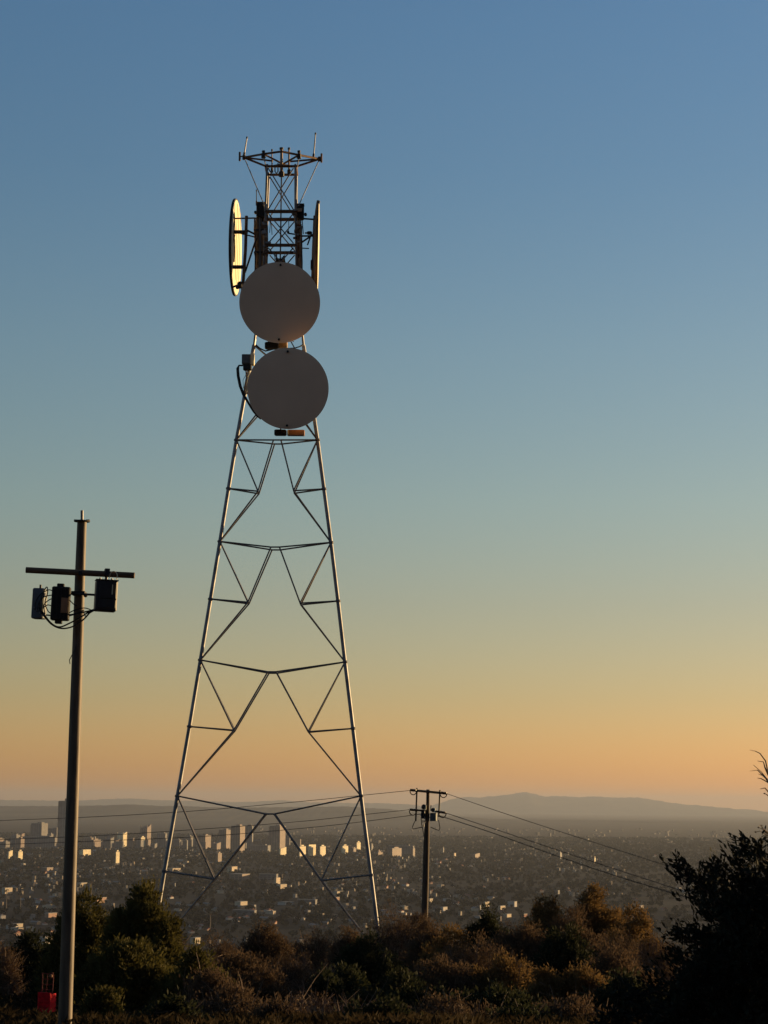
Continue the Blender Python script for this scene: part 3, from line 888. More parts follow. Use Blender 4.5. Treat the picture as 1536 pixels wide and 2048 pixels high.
tag(o.build('stub_rod', M['dark'], None, False, UP(862, 1622, -0.1)), 'short black stub rod beside the dark power pole shaft', 'rod')


def wire_line(label, pts, r=0.018):
    """pts: (px, py, Y) points along the sagging conductor"""
    P3 = [P(*q) for q in pts]
    fine = []
    for i in range(len(P3) - 1):
        p0, p1, p2, p3 = P3[max(i - 1, 0)], P3[i], P3[i + 1], P3[min(i + 2, len(P3) - 1)]
        for s in range(8):
            u = s / 8
            fine.append(0.5 * ((2 * p1) + (p2 - p0) * u + (2 * p0 - 5 * p1 + 4 * p2 - p3) * u * u + (3 * p1 - p0 - 3 * p2 + p3) * u ** 3))
    fine.append(P3[-1])
    o = MB(); o.tube(fine, r, 5)
    tag(o.build('power_line', M['wire'], None, True, P3[0]), label, 'power line')


wire_line('highest power line sagging left from the dark pole behind the tower', [(820, 1581, 124.7), (720, 1591, 125), (600, 1603, 126), (400, 1621, 127), (200, 1633, 128), (0, 1641, 130), (-300, 1652, 132)])
wire_line('middle power line sagging left from the dark pole behind the tower', [(818, 1619.5, 124.7), (720, 1630, 125), (600, 1643, 126), (420, 1657, 127), (200, 1671, 128), (0, 1679, 130), (-300, 1690, 132)])
wire_line('lowest power line sagging left from the dark pole behind the tower', [(838, 1628.5, 124.7), (720, 1644, 125), (600, 1657, 126), (420, 1672, 127), (200, 1682, 128), (0, 1689, 130), (-300, 1700, 132)])
wire_line('highest power line sagging right from the dark pole toward the dark tree', [(893, 1587, 124.7), (980, 1617, 118), (1100, 1656.6, 112), (1230, 1698, 106), (1364, 1741, 100), (1540, 1798, 93), (1720, 1850, 87)])
wire_line('middle power line sagging right from the dark pole toward the dark tree', [(892, 1626, 124.7), (980, 1655, 118), (1100, 1695, 112), (1230, 1738, 106), (1397, 1792, 99), (1540, 1838, 93), (1720, 1892, 87)], 0.021)
wire_line('lowest power line sagging right from the dark pole toward the dark tree', [(881, 1632, 124.7), (980, 1664, 118), (1100, 1707, 112), (1230, 1751, 106), (1404, 1804, 99), (1540, 1848, 93), (1720, 1902, 87)], 0.025)
# ---------------------------------------------------------------- the city on the plain
PZ = -150.0
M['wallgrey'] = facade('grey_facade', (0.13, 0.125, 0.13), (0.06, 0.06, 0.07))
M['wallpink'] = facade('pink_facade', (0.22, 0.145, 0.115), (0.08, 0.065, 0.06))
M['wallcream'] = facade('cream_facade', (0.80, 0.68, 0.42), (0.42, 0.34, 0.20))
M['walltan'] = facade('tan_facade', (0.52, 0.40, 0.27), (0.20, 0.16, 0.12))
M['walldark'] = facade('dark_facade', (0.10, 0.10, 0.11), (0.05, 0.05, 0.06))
M['roofgrey'] = mat('grey_roof', (0.20, 0.19, 0.18), 0.8, 0, 0.3, 0.3)
M['roofred'] = mat('tile_roof', (0.22, 0.09, 0.06), 0.85, 0, 0.3, 0.5)
M['roofpale'] = mat('pale_roof', (0.26, 0.245, 0.22), 0.8, 0, 0.2, 0.3)
M['hcream'] = mat('cream_stucco', (0.42, 0.35, 0.26), 0.8, 0, 0.15, 0.4)
M['hwhite'] = mat('white_stucco', (0.40, 0.37, 0.34), 0.8, 0, 0.12, 0.4)
M['hpink'] = mat('pink_stucco', (0.32, 0.20, 0.15), 0.8, 0, 0.2, 0.4)
M['htan'] = mat('tan_stucco', (0.20, 0.155, 0.115), 0.8, 0, 0.25, 0.4)
M['farwall'] = mat('far_wall', (0.10, 0.095, 0.09), 0.8, 0, 0.6, 0.01)
M['hdim'] = mat('dim_stucco', (0.20, 0.175, 0.145), 0.8, 0, 0.5, 0.2)
KEEP = []                                     # (x, y, clear width) the sun must reach


def block(label, x0, x1, top, base, lf, m, name='tower_block', cat='building', a=28, crown='flat', group=None):
    """a building standing on the plain, its right side turned towards the sun"""
    if crown == 'lowroof':
        top = base - (base - top) * 0.72
    cx = (x0 + x1) / 2
    c0 = on_plane(cx, base + 1.5, PZ)
    Y = c0.y
    W = (x1 - x0) * Y / F
    w = W * (1 - lf) / math.cos(R(a))
    d = max(W * lf / math.sin(R(a)), 6.0)
    h = P(cx, top, Y).z - PZ
    t = thing(name, label, cat, (c0.x, Y, PZ), group)
    c = Vector((c0.x, Y, PZ))
    rz = -R(a)
    X = Matrix.Rotation(rz, 3, 'Z')
    KEEP.append((c.x, c.y, max(w, d) * 0.7 + 8, h))
    o = MB()
    if crown == 'step':
        o.box(c + X @ Vector((-w * 0.2, 0, h * 0.475)), (w * 0.6, d, h * 0.95), rz)
        o.box(c + X @ Vector((w * 0.3, 0, h * 0.5)), (w * 0.4, d, h), rz)
    elif crown == 'wedge':
        vs_ = [X @ Vector(q) + c for q in ((-w / 2, -d / 2, 0), (w / 2, -d / 2, 0), (w / 2, d / 2, 0), (-w / 2, d / 2, 0), (-w / 2, -d / 2, h * .82), (w / 2, -d / 2, h * .82), (w / 2, d / 2, h), (-w / 2, d / 2, h * .86))]
        o.add(vs_, [(3, 2, 1, 0), (4, 5, 6, 7), (0, 1, 5, 4), (1, 2, 6, 5), (2, 3, 7, 6), (3, 0, 4, 7)])
    else:
        o.box(c + Vector((0, 0, h / 2)), (w, d, h), rz)
    if m == 'walldark' or h > 45:
        for s in (-0.5, 0.5):                 # projecting piers up the corners
            o.box(c + X @ Vector((s * w, -d / 2, h * 0.47)), (w * 0.08, w * 0.08, h * 0.94), rz)
    o.build('wall', M[m], t)
    if crown == 'flat' and h > 14:
        o = MB()
        o.box(c + X @ Vector((0, 0, h + 0.6)), (w * 1.02, d * 1.02, 1.2), rz)
        o.build('parapet', M['roofgrey'], t)
        o = MB(); o.box(c + X @ Vector((w * 0.12, 0, h + 2.6)), (w * 0.4, d * 0.45, 4.0), rz); o.build('plant_room', M[m], t)
    if crown == 'pyramid':
        o = MB(); hh = h * 0.9
        vs_ = [X @ Vector(q) + c for q in ((-w * .6, -d * .6, h * .3), (w * .6, -d * .6, h * .3), (w * .6, d * .6, h * .3), (-w * .6, d * .6, h * .3), (0, 0, h * 1.9))]
        o.add(vs_, [(0, 1, 4), (1, 2, 4), (2, 3, 4), (3, 0, 4), (3, 2, 1, 0)])
        o.build('roof', M['wallpink'], t)
    if crown == 'lowroof':
        o = MB(); o.box(c + X @ Vector((0, 0, h + 0.35)), (w * 1.05, d * 1.05, 0.7), rz); o.build('roof', M['roofpale'], t)
    return t


S = 'skyscrapers and blocks of the far downtown'
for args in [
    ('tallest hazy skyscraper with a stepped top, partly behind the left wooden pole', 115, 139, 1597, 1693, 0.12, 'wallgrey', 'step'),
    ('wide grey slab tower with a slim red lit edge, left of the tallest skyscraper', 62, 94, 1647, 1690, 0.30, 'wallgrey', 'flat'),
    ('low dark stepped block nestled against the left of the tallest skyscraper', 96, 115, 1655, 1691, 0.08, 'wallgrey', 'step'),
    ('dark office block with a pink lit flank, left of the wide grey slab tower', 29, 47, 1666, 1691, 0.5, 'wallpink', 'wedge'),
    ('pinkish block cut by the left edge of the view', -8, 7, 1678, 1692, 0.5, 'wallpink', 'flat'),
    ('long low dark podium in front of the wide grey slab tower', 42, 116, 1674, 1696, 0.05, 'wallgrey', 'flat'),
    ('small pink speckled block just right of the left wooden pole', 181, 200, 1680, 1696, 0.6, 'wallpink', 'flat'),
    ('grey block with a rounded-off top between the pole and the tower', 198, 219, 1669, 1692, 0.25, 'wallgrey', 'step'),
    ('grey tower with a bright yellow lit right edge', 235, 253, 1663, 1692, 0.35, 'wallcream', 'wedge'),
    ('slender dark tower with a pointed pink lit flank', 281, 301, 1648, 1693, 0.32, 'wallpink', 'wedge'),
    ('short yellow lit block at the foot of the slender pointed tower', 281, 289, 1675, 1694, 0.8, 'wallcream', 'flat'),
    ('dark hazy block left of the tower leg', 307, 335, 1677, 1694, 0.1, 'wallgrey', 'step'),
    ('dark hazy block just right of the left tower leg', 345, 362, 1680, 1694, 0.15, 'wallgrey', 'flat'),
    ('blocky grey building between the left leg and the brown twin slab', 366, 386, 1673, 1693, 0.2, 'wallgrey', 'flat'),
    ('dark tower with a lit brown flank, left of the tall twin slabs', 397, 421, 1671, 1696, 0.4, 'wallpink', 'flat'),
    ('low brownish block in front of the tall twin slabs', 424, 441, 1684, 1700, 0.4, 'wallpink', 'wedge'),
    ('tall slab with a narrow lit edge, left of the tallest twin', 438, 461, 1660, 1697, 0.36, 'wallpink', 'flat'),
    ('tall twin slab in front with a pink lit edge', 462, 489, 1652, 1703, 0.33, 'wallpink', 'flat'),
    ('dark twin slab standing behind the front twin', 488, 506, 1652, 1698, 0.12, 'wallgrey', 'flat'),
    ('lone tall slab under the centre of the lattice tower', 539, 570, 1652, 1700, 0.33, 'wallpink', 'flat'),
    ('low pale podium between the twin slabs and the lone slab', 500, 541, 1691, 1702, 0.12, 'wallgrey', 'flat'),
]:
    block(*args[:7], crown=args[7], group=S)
rq = random.Random(33)
for where, xa, xb, k in (('left of the wooden pole', 0, 112, 7), ('between the pole and the left tower leg', 150, 325, 12), ('inside the tower legs', 345, 600, 14)):
    for j in range(k):
        x = xa + (xb - xa) * (j + rq.uniform(0.1, 0.9)) / k
        w = rq.uniform(10, 26)
        bs = rq.uniform(1691, 1699)
        block('low dark hazy downtown block ' + where, x - w / 2, x + w / 2, bs - rq.uniform(9, 25), bs, rq.choice((0.06, 0.15, 0.3)), rq.choice(('wallgrey', 'wallgrey', 'walldark', 'wallpink')), crown=rq.choice(('flat', 'step', 'flat', 'wedge')), group='low dark blocks of the far downtown, ' + where)
Y_ = 'bright yellow lit blocks near the tower base'
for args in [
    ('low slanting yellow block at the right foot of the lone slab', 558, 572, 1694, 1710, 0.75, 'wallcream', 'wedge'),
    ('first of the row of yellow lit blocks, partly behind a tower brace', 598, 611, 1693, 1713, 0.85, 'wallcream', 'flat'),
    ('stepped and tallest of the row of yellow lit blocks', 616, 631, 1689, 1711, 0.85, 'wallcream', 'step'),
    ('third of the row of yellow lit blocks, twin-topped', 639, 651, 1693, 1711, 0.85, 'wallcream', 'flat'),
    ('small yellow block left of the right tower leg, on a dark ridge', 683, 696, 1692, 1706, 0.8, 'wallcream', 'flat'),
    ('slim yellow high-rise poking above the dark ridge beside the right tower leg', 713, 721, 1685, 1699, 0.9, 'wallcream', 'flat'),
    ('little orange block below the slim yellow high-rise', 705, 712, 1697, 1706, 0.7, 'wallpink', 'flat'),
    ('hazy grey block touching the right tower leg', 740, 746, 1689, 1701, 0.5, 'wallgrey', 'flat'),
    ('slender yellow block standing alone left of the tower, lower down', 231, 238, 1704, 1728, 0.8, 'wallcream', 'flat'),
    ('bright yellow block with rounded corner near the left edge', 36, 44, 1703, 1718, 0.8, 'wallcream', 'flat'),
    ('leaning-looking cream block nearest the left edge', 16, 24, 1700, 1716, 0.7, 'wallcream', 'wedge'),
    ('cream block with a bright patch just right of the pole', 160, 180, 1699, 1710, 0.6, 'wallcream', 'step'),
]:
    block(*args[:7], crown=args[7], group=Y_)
for args in [
    ('building with a pink pyramid roof beyond the right tower leg', 750, 766, 1705, 1711, 0.6, 'wallpink', 'pyramid'),
    ('orange banded office block with its dark long side trailing right', 780, 803, 1697, 1713, 0.8, 'wallpink', 'flat'),
    ('long dark hall behind the orange banded block', 778, 828, 1692, 1709, 0.06, 'walldark', 'flat'),
    ('small brown stub at the right end of the long dark hall', 823, 830, 1697, 1712, 0.6, 'wallpink', 'flat'),
    ('faint pink block right of the dark power pole', 943, 960, 1706, 1716, 0.6, 'wallpink', 'wedge'),
    ('small tan block right of the dark power pole, nearer to it', 906, 912, 1706, 1714, 0.6, 'walltan', 'flat'),
    ('tiny grey block above the pale specks right of the power pole', 884, 888, 1696, 1707, 0.4, 'wallgrey', 'flat'),
    ('slim white tower alone on the dark plain at right', 1188.5, 1191.5, 1716, 1726, 0.85, 'wallcream', 'flat'),
    ('pale grey block on the plain above the wires at right', 1116, 1124, 1706, 1716, 0.5, 'wallgrey', 'flat'),
    ('long reddish shed with a bright orange end wall under the tower', 458, 499, 1744, 1758, 0.33, 'wallpink', 'lowroof'),
    ('long teal grey flat-roofed shed under the tower', 518, 556, 1744, 1758, 0.08, 'wallgrey', 'lowroof'),
    ('tan square block below the long teal shed', 548, 560, 1755, 1767, 0.6, 'walltan', 'flat'),
    ('white and yellow house glowing below the tan square block', 554, 573, 1766, 1776, 0.6, 'hcream', 'lowroof'),
    ('red brick-coloured low building left of the pole', 86, 105, 1732, 1744, 0.5, 'wallpink', 'lowroof'),
    ('brown block with a bright top edge beside the left tower leg', 334, 360, 1735, 1741, 0.5, 'walltan', 'lowroof'),
    ('brown square block left of the lower tower brace', 432, 443, 1707, 1722, 0.6, 'wallpink', 'flat'),
    ('pinkish low house cluster left of the long reddish shed', 455, 474, 1733, 1744, 0.5, 'walltan', 'step'),
    ('yellow lit long house right of the lower tower brace', 667, 686, 1781, 1788, 0.6, 'hcream', 'lowroof'),
    ('small orange-white house just below the yellow long house', 668, 679, 1793, 1799, 0.6, 'hpink', 'lowroof'),
    ('grey corrugated warehouse between the tower braces', 596, 634, 1796, 1808, 0.1, 'walldark', 'lowroof'),
    ('long dark grey warehouse above the brown scrub', 468, 512, 1817, 1830, 0.06, 'walldark', 'lowroof'),
    ('white flat-roofed strip building below the tower apex', 556, 586, 1803, 1808, 0.5, 'hwhite', 'lowroof'),
    ('cream strip building left of the white strip building', 470, 494, 1801, 1809, 0.5, 'hcream', 'lowroof'),
    ('cream cube house catching the sun right of the power pole', 967, 979, 1801, 1812, 0.75, 'hcream', 'lowroof'),
    ('bright yellow low house beside the cream cube house', 996, 1011, 1810, 1818, 0.7, 'hcream', 'lowroof'),
    ('white narrow house with a dark left side, right of the yellow low house', 1015, 1034, 1800, 1812, 0.3, 'hwhite', 'lowroof'),
    ('pale layered house touching the right side of the power pole', 855, 866, 1795, 1804, 0.6, 'hcream', 'lowroof'),
    ('white low house left of the cream cube house', 880, 895, 1812, 1821, 0.6, 'hwhite', 'lowroof'),
    ('small cream house low in front of the yellow low house', 1007, 1023, 1827, 1833, 0.6, 'hcream', 'lowroof'),
    ('red house low at the edge of the golden bushes', 1042, 1055, 1826, 1835, 0.6, 'roofred', 'lowroof'),
    ('white strip building far right above the golden bushes', 1274, 1288, 1810, 1815, 0.6, 'hwhite', 'lowroof'),
    ('cream house right beside the left wooden pole above the dark trees', 155, 173, 1763, 1773, 0.5, 'hcream', 'lowroof'),
    ('long pink house above the dark trees right of the pole', 181, 211, 1792, 1804, 0.5, 'hpink', 'lowroof'),
    ('tall-fronted cream house at the left edge', 5, 23, 1772, 1786, 0.6, 'hcream', 'lowroof'),
    ('pale house low down by the left edge, flat and wide', 24, 44, 1846, 1853, 0.6, 'hcream', 'lowroof'),
    ('long pink house left of the pole, above the dark bush', 91, 112, 1824, 1833, 0.6, 'hpink', 'lowroof'),
    ('white louvred house directly above the dark left bush', 80, 103, 1869, 1886, 0.45, 'hwhite', 'lowroof'),
    ('cream boxy house right of the dark juniper trees', 381, 400, 1872, 1886, 0.5, 'hcream', 'lowroof'),
]:
    block(*args[:7], crown=args[7], name='house' if args[7] == 'lowroof' else 'tower_block', cat='house' if args[7] == 'lowroof' else 'building')


# small houses: a few patterns, copied
def house_mesh(kind, wall, roof):
    w, d, h, rh = {'gable': (13, 9, 4.2, 2.6), 'hip': (12, 11, 4.0, 2.4), 'flat': (15, 10, 5.2, 0.6), 'long': (24, 9, 4.0, 1.8)}[kind]
    o = MB(); o.box((0, 0, h / 2), (w, d, h))
    if kind in ('gable', 'hip'):
        o.box((w * 0.28, -d * 0.6, h * 0.42), (w * 0.4, d * 0.35, h * 0.84))
    base = o
    r = MB(); e = 0.5
    if kind == 'flat':
        r.box((0, 0, h + 0.32), (w + 0.8, d + 0.8, 0.64)); r.box((w * 0.2, 0, h + 1.2), (3, 3, 1.2))
    else:
        i = 0 if kind != 'hip' else w * 0.3
        vs_ = [(-w / 2 - e, -d / 2 - e, h), (w / 2 + e, -d / 2 - e, h), (w / 2 + e, d / 2 + e, h), (-w / 2 - e, d / 2 + e, h), (-w / 2 - e + i, 0, h + rh), (w / 2 + e - i, 0, h + rh)]
        r.add(vs_, [(0, 1, 5, 4), (2, 3, 4, 5), (1, 2, 5), (3, 0, 4), (3, 2, 1, 0)])
        r.box((w * 0.2, d * 0.12, h + rh * 0.9), (0.9, 0.9, 1.6))
    return base, r, M[wall], M[roof]


SPEC = [('gable', 'hcream', 'roofgrey', 'small cream gabled house'), ('hip', 'hwhite', 'roofred', 'small white red-roofed house'), ('flat', 'hcream', 'roofpale', 'small pale flat-roofed house'), ('gable', 'hpink', 'roofred', 'small pink gabled house'), ('long', 'htan', 'roofgrey', 'long low tan house'), ('flat', 'hwhite', 'roofgrey', 'small white box house with grey roof')]
PROTO = []
for kind, wm, rm, lab in SPEC:
    b_, r_, wm_, rm_ = house_mesh(kind, wm, rm)
    me = []
    for mbx, mm, nm in ((b_, wm_, 'house'), (r_, rm_, 'roof')):
        me_ = bpy.data.meshes.new(nm); me_.from_pydata(mbx.v, [], mbx.f); me_.materials.append(mm); me.append(me_)
    PROTO.append((me, lab))
rnd = random.Random(21)
ZONES = [(-10, 125, 1700, 1905, 58, 'on the plain left of the wooden pole'), (165, 480, 1698, 1770, 42, 'on the plain between the pole and the tower'), (330, 745, 1712, 1870, 78, 'on the plain seen through the tower legs'), (770, 1060, 1702, 1838, 52, 'on the plain around the dark power pole'), (1080, 1400, 1712, 1835, 22, 'on the dark plain at the right')]
for x0, x1, y0, y1, n, where in ZONES:
    clusters = [(rnd.uniform(x0, x1), rnd.uniform(y0, y1)) for _ in range(max(3, n // 7))]
    for k in range(n):
        if rnd.random() < 0.65:
            cx, cy = rnd.choice(clusters)
            px, py = cx + rnd.gauss(0, 32), cy + rnd.gauss(0, 5)
        else:
            px, py = rnd.uniform(x0, x1), y0 + (y1 - y0) * rnd.random()
        px, py = min(max(px, x0), x1), min(max(py, y0), y1)
        q = on_plane(px, py, PZ)
        (m0, m1), lab = PROTO[rnd.randrange(len(PROTO))]
        rz = -R(rnd.choice((22, 35, 50, 62)) + rnd.uniform(-8, 8))
        s = rnd.uniform(0.45, 0.85) * (1.0 + max(0, q.y - 3500) / 9000)
        h = bpy.data.objects.new('house', m0); col.objects.link(h)
        h.location, h.rotation_euler, h.scale = (q.x, q.y, PZ), (0, 0, rz), (s, s, s)
        tag(h, lab + ' ' + where, 'house', lab.replace('house', 'houses').replace('small ', 'small ') + ' ' + where)
        r_ = bpy.data.objects.new('roof', m1); col.objects.link(r_); r_.parent = h
        if rnd.random() < 0.34:
            KEEP.append((q.x, q.y, 9.0, 4))

# woodland covering the plain: leaf clumps, cleared where houses catch the sun
rs = np.random.RandomState(8)


def quads(cent, size_l, size_w, rs, up=0.0, dirs=None):
    """n randomly turned leaf-shaped faces -> verts (4n,3)"""
    n = len(cent)
    d = rs.normal(size=(n, 3)) if dirs is None else dirs + rs.normal(size=(n, 3)) * 0.45
    d[:, 2] += up
    d /= np.linalg.norm(d, axis=1, keepdims=True) + 1e-9
    e = np.cross(d, rs.normal(size=(n, 3)))
    e /= np.linalg.norm(e, axis=1, keepdims=True) + 1e-9
    L = np.asarray(size_l).reshape(-1, 1) * 0.5
    W_ = np.asarray(size_w).reshape(-1, 1) * 0.5
    v = np.empty((n, 4, 3))
    v[:, 0] = cent - d * L; v[:, 1] = cent + e * W_ - d * L * 0.1; v[:, 2] = cent + d * L; v[:, 3] = cent - e * W_ + d * L * 0.1
    return v.reshape(-1, 3)


N = 30000
ty = np.sqrt(rs.uniform(1750 ** 2, 9800 ** 2, N))
tx = rs.uniform(-0.225, 0.225, N) * ty
dens = np.sin(tx * 0.006 + 1.3) * np.cos(ty * 0.004) + 0.6 * np.sin(tx * 0.017 - ty * 0.011)
keep = (dens > -0.75) | (rs.rand(N) < 0.35)
sd = np.array([math.sin(SUN_ROT), math.cos(SUN_ROT)])
for hx, hy, hw, hh in KEEP:
    dx, dy_ = tx - hx, ty - hy
    al = dx * sd[0] + dy_ * sd[1]
    ac = -dx * sd[1] + dy_ * sd[0]
    keep &= ~((al > -5) & (al < 75) & (np.abs(ac) < hw * 0.8))
    keep &= ~((dy_ < 4) & (dy_ > -26) & (np.abs(dx) < hw * 0.8))
tx, ty = tx[keep], ty[keep]
th = rs.uniform(4.5, 9.5, len(tx)); tw = th * rs.uniform(0.8, 1.5, len(tx))
allv = []
for sel, k, ls in ((ty < 3300, 60, 0.30), ((ty >= 3300) & (ty < 5200), 26, 0.42), (ty >= 5200, 12, 0.62)):
    ii = np.repeat(np.where(sel)[0], k)
    u = rs.normal(size=(len(ii), 3)); u /= np.linalg.norm(u, axis=1, keepdims=True)
    rr = rs.rand(len(ii)) ** 0.4
    c_ = np.stack([tx[ii] + u[:, 0] * rr * tw[ii] / 2, ty[ii] + u[:, 1] * rr * tw[ii] / 2, PZ + th[ii] * (0.52 + 0.45 * u[:, 2] * rr)], axis=1)
    allv.append(quads(c_, tw[ii] * ls, tw[ii] * ls * 0.7, rs))
V = np.concatenate(allv)
tag(np_mesh('woodland', V, np.arange(len(V)).reshape(-1, 4), M['plaintree']), 'dark treetops covering the plain', None, None, 'stuff')

# faint pale blocks and masts of the far suburbs, too many and too small to tell apart
n = 300
fy = rs.uniform(7800, 13500, n); fx = rs.uniform(-0.06, 0.205, n) * fy
o = MB()
for i in range(n):
    h = rs.uniform(4, 10) + 7 * rs.rand() ** 3; w = rs.uniform(6, 16)
    o.box((fx[i], fy[i], PZ + h / 2), (w, w, h), -R(rs.uniform(20, 60)))
tag(o.build('far_suburbs', M['farwall']), 'faint pale blocks far out on the plain', None, None, 'stuff')


n = 2200
fy = np.sqrt(rs.uniform(2000 ** 2, 7200 ** 2, n)); fx = rs.uniform(-0.2, 0.12, n) * fy
dn = np.sin(fx * 0.011 + 2.0) + np.cos(fy * 0.009 + fx * 0.002)
o = MB()
for i in range(n):
    if dn[i] < rs.uniform(-1.0, 1.6):
        continue
    w, d, h = rs.uniform(2.5, 7), rs.uniform(2, 6), rs.uniform(3, 5.5) + 0.0005 * fy[i]
    o.box((fx[i], fy[i], PZ + h / 2), (w, d, h), -R(rs.uniform(15, 70)), mi=rs.randint(4))
tag(o.build('far_rooftops', [M['hdim'], M['htan'], M['walldark'], M['roofgrey']]), 'scraps of roofs and walls among the trees of the plain', None, None, 'stuff')


# palms
def palm(label, px, top, base):
    q = on_plane(px, base, PZ)
    h = P(px, top, q.y).z - PZ
    t = thing('palm_tree', label, 'palm tree', (q.x, q.y, PZ), 'tall palms on the plain')
    o = MB(); o.tube([(q.x, q.y, PZ), (q.x + 0.4, q.y, PZ + h * 0.5), (q.x, q.y, PZ + h * 0.92)], [0.7, 0.5, 0.4], 7); o.build('trunk', M['htan'], t, True)
    o = MB(); rp = random.Random(int(px))
    for k in range(26):
        a, e = rp.uniform(0, 6.28), rp.uniform(-0.5, 1.2)
        L = h * 0.13
        dx, dy = math.cos(a), math.sin(a)
        p0 = Vector((q.x, q.y, PZ + h * 0.92)); p1 = p0 + Vector((dx * L * .6, dy * L * .6, math.sin(e) * L * .6)); p2 = p0 + Vector((dx * L * 1.1, dy * L * 1.1, math.sin(e) * L * .6 - L * .35))
        s_ = Vector((-dy, dx, 0)) * L * 0.13
        o.add([p0, p1 + s_, p2, p1 - s_], [(0, 1, 2, 3)])
    o.build('crown', M['brownleaf'], t)


palm('pale palm with a slim trunk at the left edge', 12, 1778, 1822)
palm('slim palm right of the left wooden pole above the dark trees', 182, 1762, 1797)
palm('short palm just left of the left wooden pole', 40, 1790, 1826)
palm('slim palm under the tower above the brown scrub', 420, 1826, 1860)

# ---------------------------------------------------------------- shrubs, trees and grass on the hill
def leaf_obj(name, V, m, parent):
    return np_mesh(name, V, np.arange(len(V)).reshape(-1, 4), M[m], parent)


def tube_arrays(paths, n=3):
    o = MB()
    for pts, r in paths:
        o.tube(pts, r, n)
    return o


LEAF = {'juniper': ('juniper', 24, 0.075, 0.12, 0.042, 0.6), 'sage': ('sage', 26, 0.085, 0.10, 0.048, 0.3), 'brown': ('brownleaf', 30, 0.09, 0.085, 0.03, 0.5), 'gold': ('goldleaf', 36, 0.075, 0.09, 0.034, 0.5), 'twiggy': ('brownleaf', 15, 0.09, 0.075, 0.022, 0.6)}


def shrub(label, px, top, wpx, Y, kind, seed, group, cat='shrub'):
    """stems from the ground spreading into round lobes of leaf clumps"""
    rs = np.random.RandomState((int(px) * 7 + int(top) * 3 + seed) % 99991)
    lm, per, sig, L, W_, up = LEAF[kind]
    p = P(px, top, Y)
    gz = hill_z(Y) - 0.25
    H, RX = max(p.z - gz, 0.5), wpx * Y / F / 2.0
    RY = RX * 0.85
    t = thing('shrub', label, cat, (p.x, Y, gz), group)
    lob = []
    rl = 0.23 * min(RX, H * 0.75) + 0.12
    for k in range(int(9 + 9 * H * RX)):
        a, q = rs.uniform(0, 6.28), rs.rand() ** 0.5
        dome = math.sqrt(max(0.0, 1 - 0.85 * q * q))
        cz = (H - rl) * dome * (1 - 0.75 * rs.rand() ** 2.2) * rs.uniform(0.86, 1.0)
        r = rl * rs.uniform(0.5, 1.4)
        lob.append((math.cos(a) * q * (RX - r * 0.7), math.sin(a) * q * (RY - r * 0.7), max(cz, r * 0.6), r))
    lob.append((0.0, 0.0, H - rl * 0.95, rl))
    nt_ = int(sum(l[3] ** 2 for l in lob) * (170 if kind != 'twiggy' else 130)) + 40
    wts = np.array([l[3] ** 2 for l in lob]); wts /= wts.sum()
    li = rs.choice(len(lob), nt_, p=wts)
    Lb = np.array(lob)[li]
    u = rs.normal(size=(nt_, 3)); u[:, 2] += 0.25
    u /= np.linalg.norm(u, axis=1, keepdims=True)
    T = Lb[:, :3] + u * Lb[:, 3:4] * rs.uniform(0.5, 1.1, (nt_, 1))
    ok = T[:, 2] > 0.1
    T, u = T[ok], u[ok]
    ii = np.repeat(np.arange(len(T)), per)
    c_ = T[ii] + rs.normal(size=(len(ii), 3)) * sig
    V = quads(c_, L * rs.uniform(0.6, 1.5, len(ii)), W_ * rs.uniform(0.7, 1.4, len(ii)), rs, up, u[ii] * 0.8)
    np_mesh('foliage', V, np.arange(len(V)).reshape(-1, 4), M[lm], t)
    paths = []
    dry = kind in ('brown', 'twiggy', 'gold')
    for k in range({'juniper': 40, 'sage': 50, 'brown': 130, 'gold': 70, 'twiggy': 240}[kind]):
        tp = T[rs.randint(len(T))]
        bp = np.array([rs.normal() * RX * 0.2, rs.normal() * RX * 0.2, 0.0])
        e = bp + (tp - bp) * (1.0 + (rs.uniform(0.0, 0.12) if dry else 0))
        m1 = bp + (e - bp) * 0.4 + rs.normal(size=3) * 0.08
        m2 = bp + (e - bp) * 0.75 + rs.normal(size=3) * 0.07
        paths.append(([tuple(bp), tuple(m1), tuple(m2), tuple(e)], [0.034, 0.021, 0.013, 0.005]))
        for q in range(3 if kind == 'twiggy' else 1):
            f = m2 + rs.normal(size=3) * 0.22 + np.array([0, 0, 0.14])
            paths.append(([tuple(m2), tuple((m2 + f) / 2 + rs.normal(size=3) * 0.03), tuple(f)], [0.011, 0.008, 0.004]))
    o = MB()
    for pts, r in paths:
        o.tube(pts, r, 3)
    st = o.build('stem', M['twig' if dry else 'bark'])
    st.parent = t
    return t


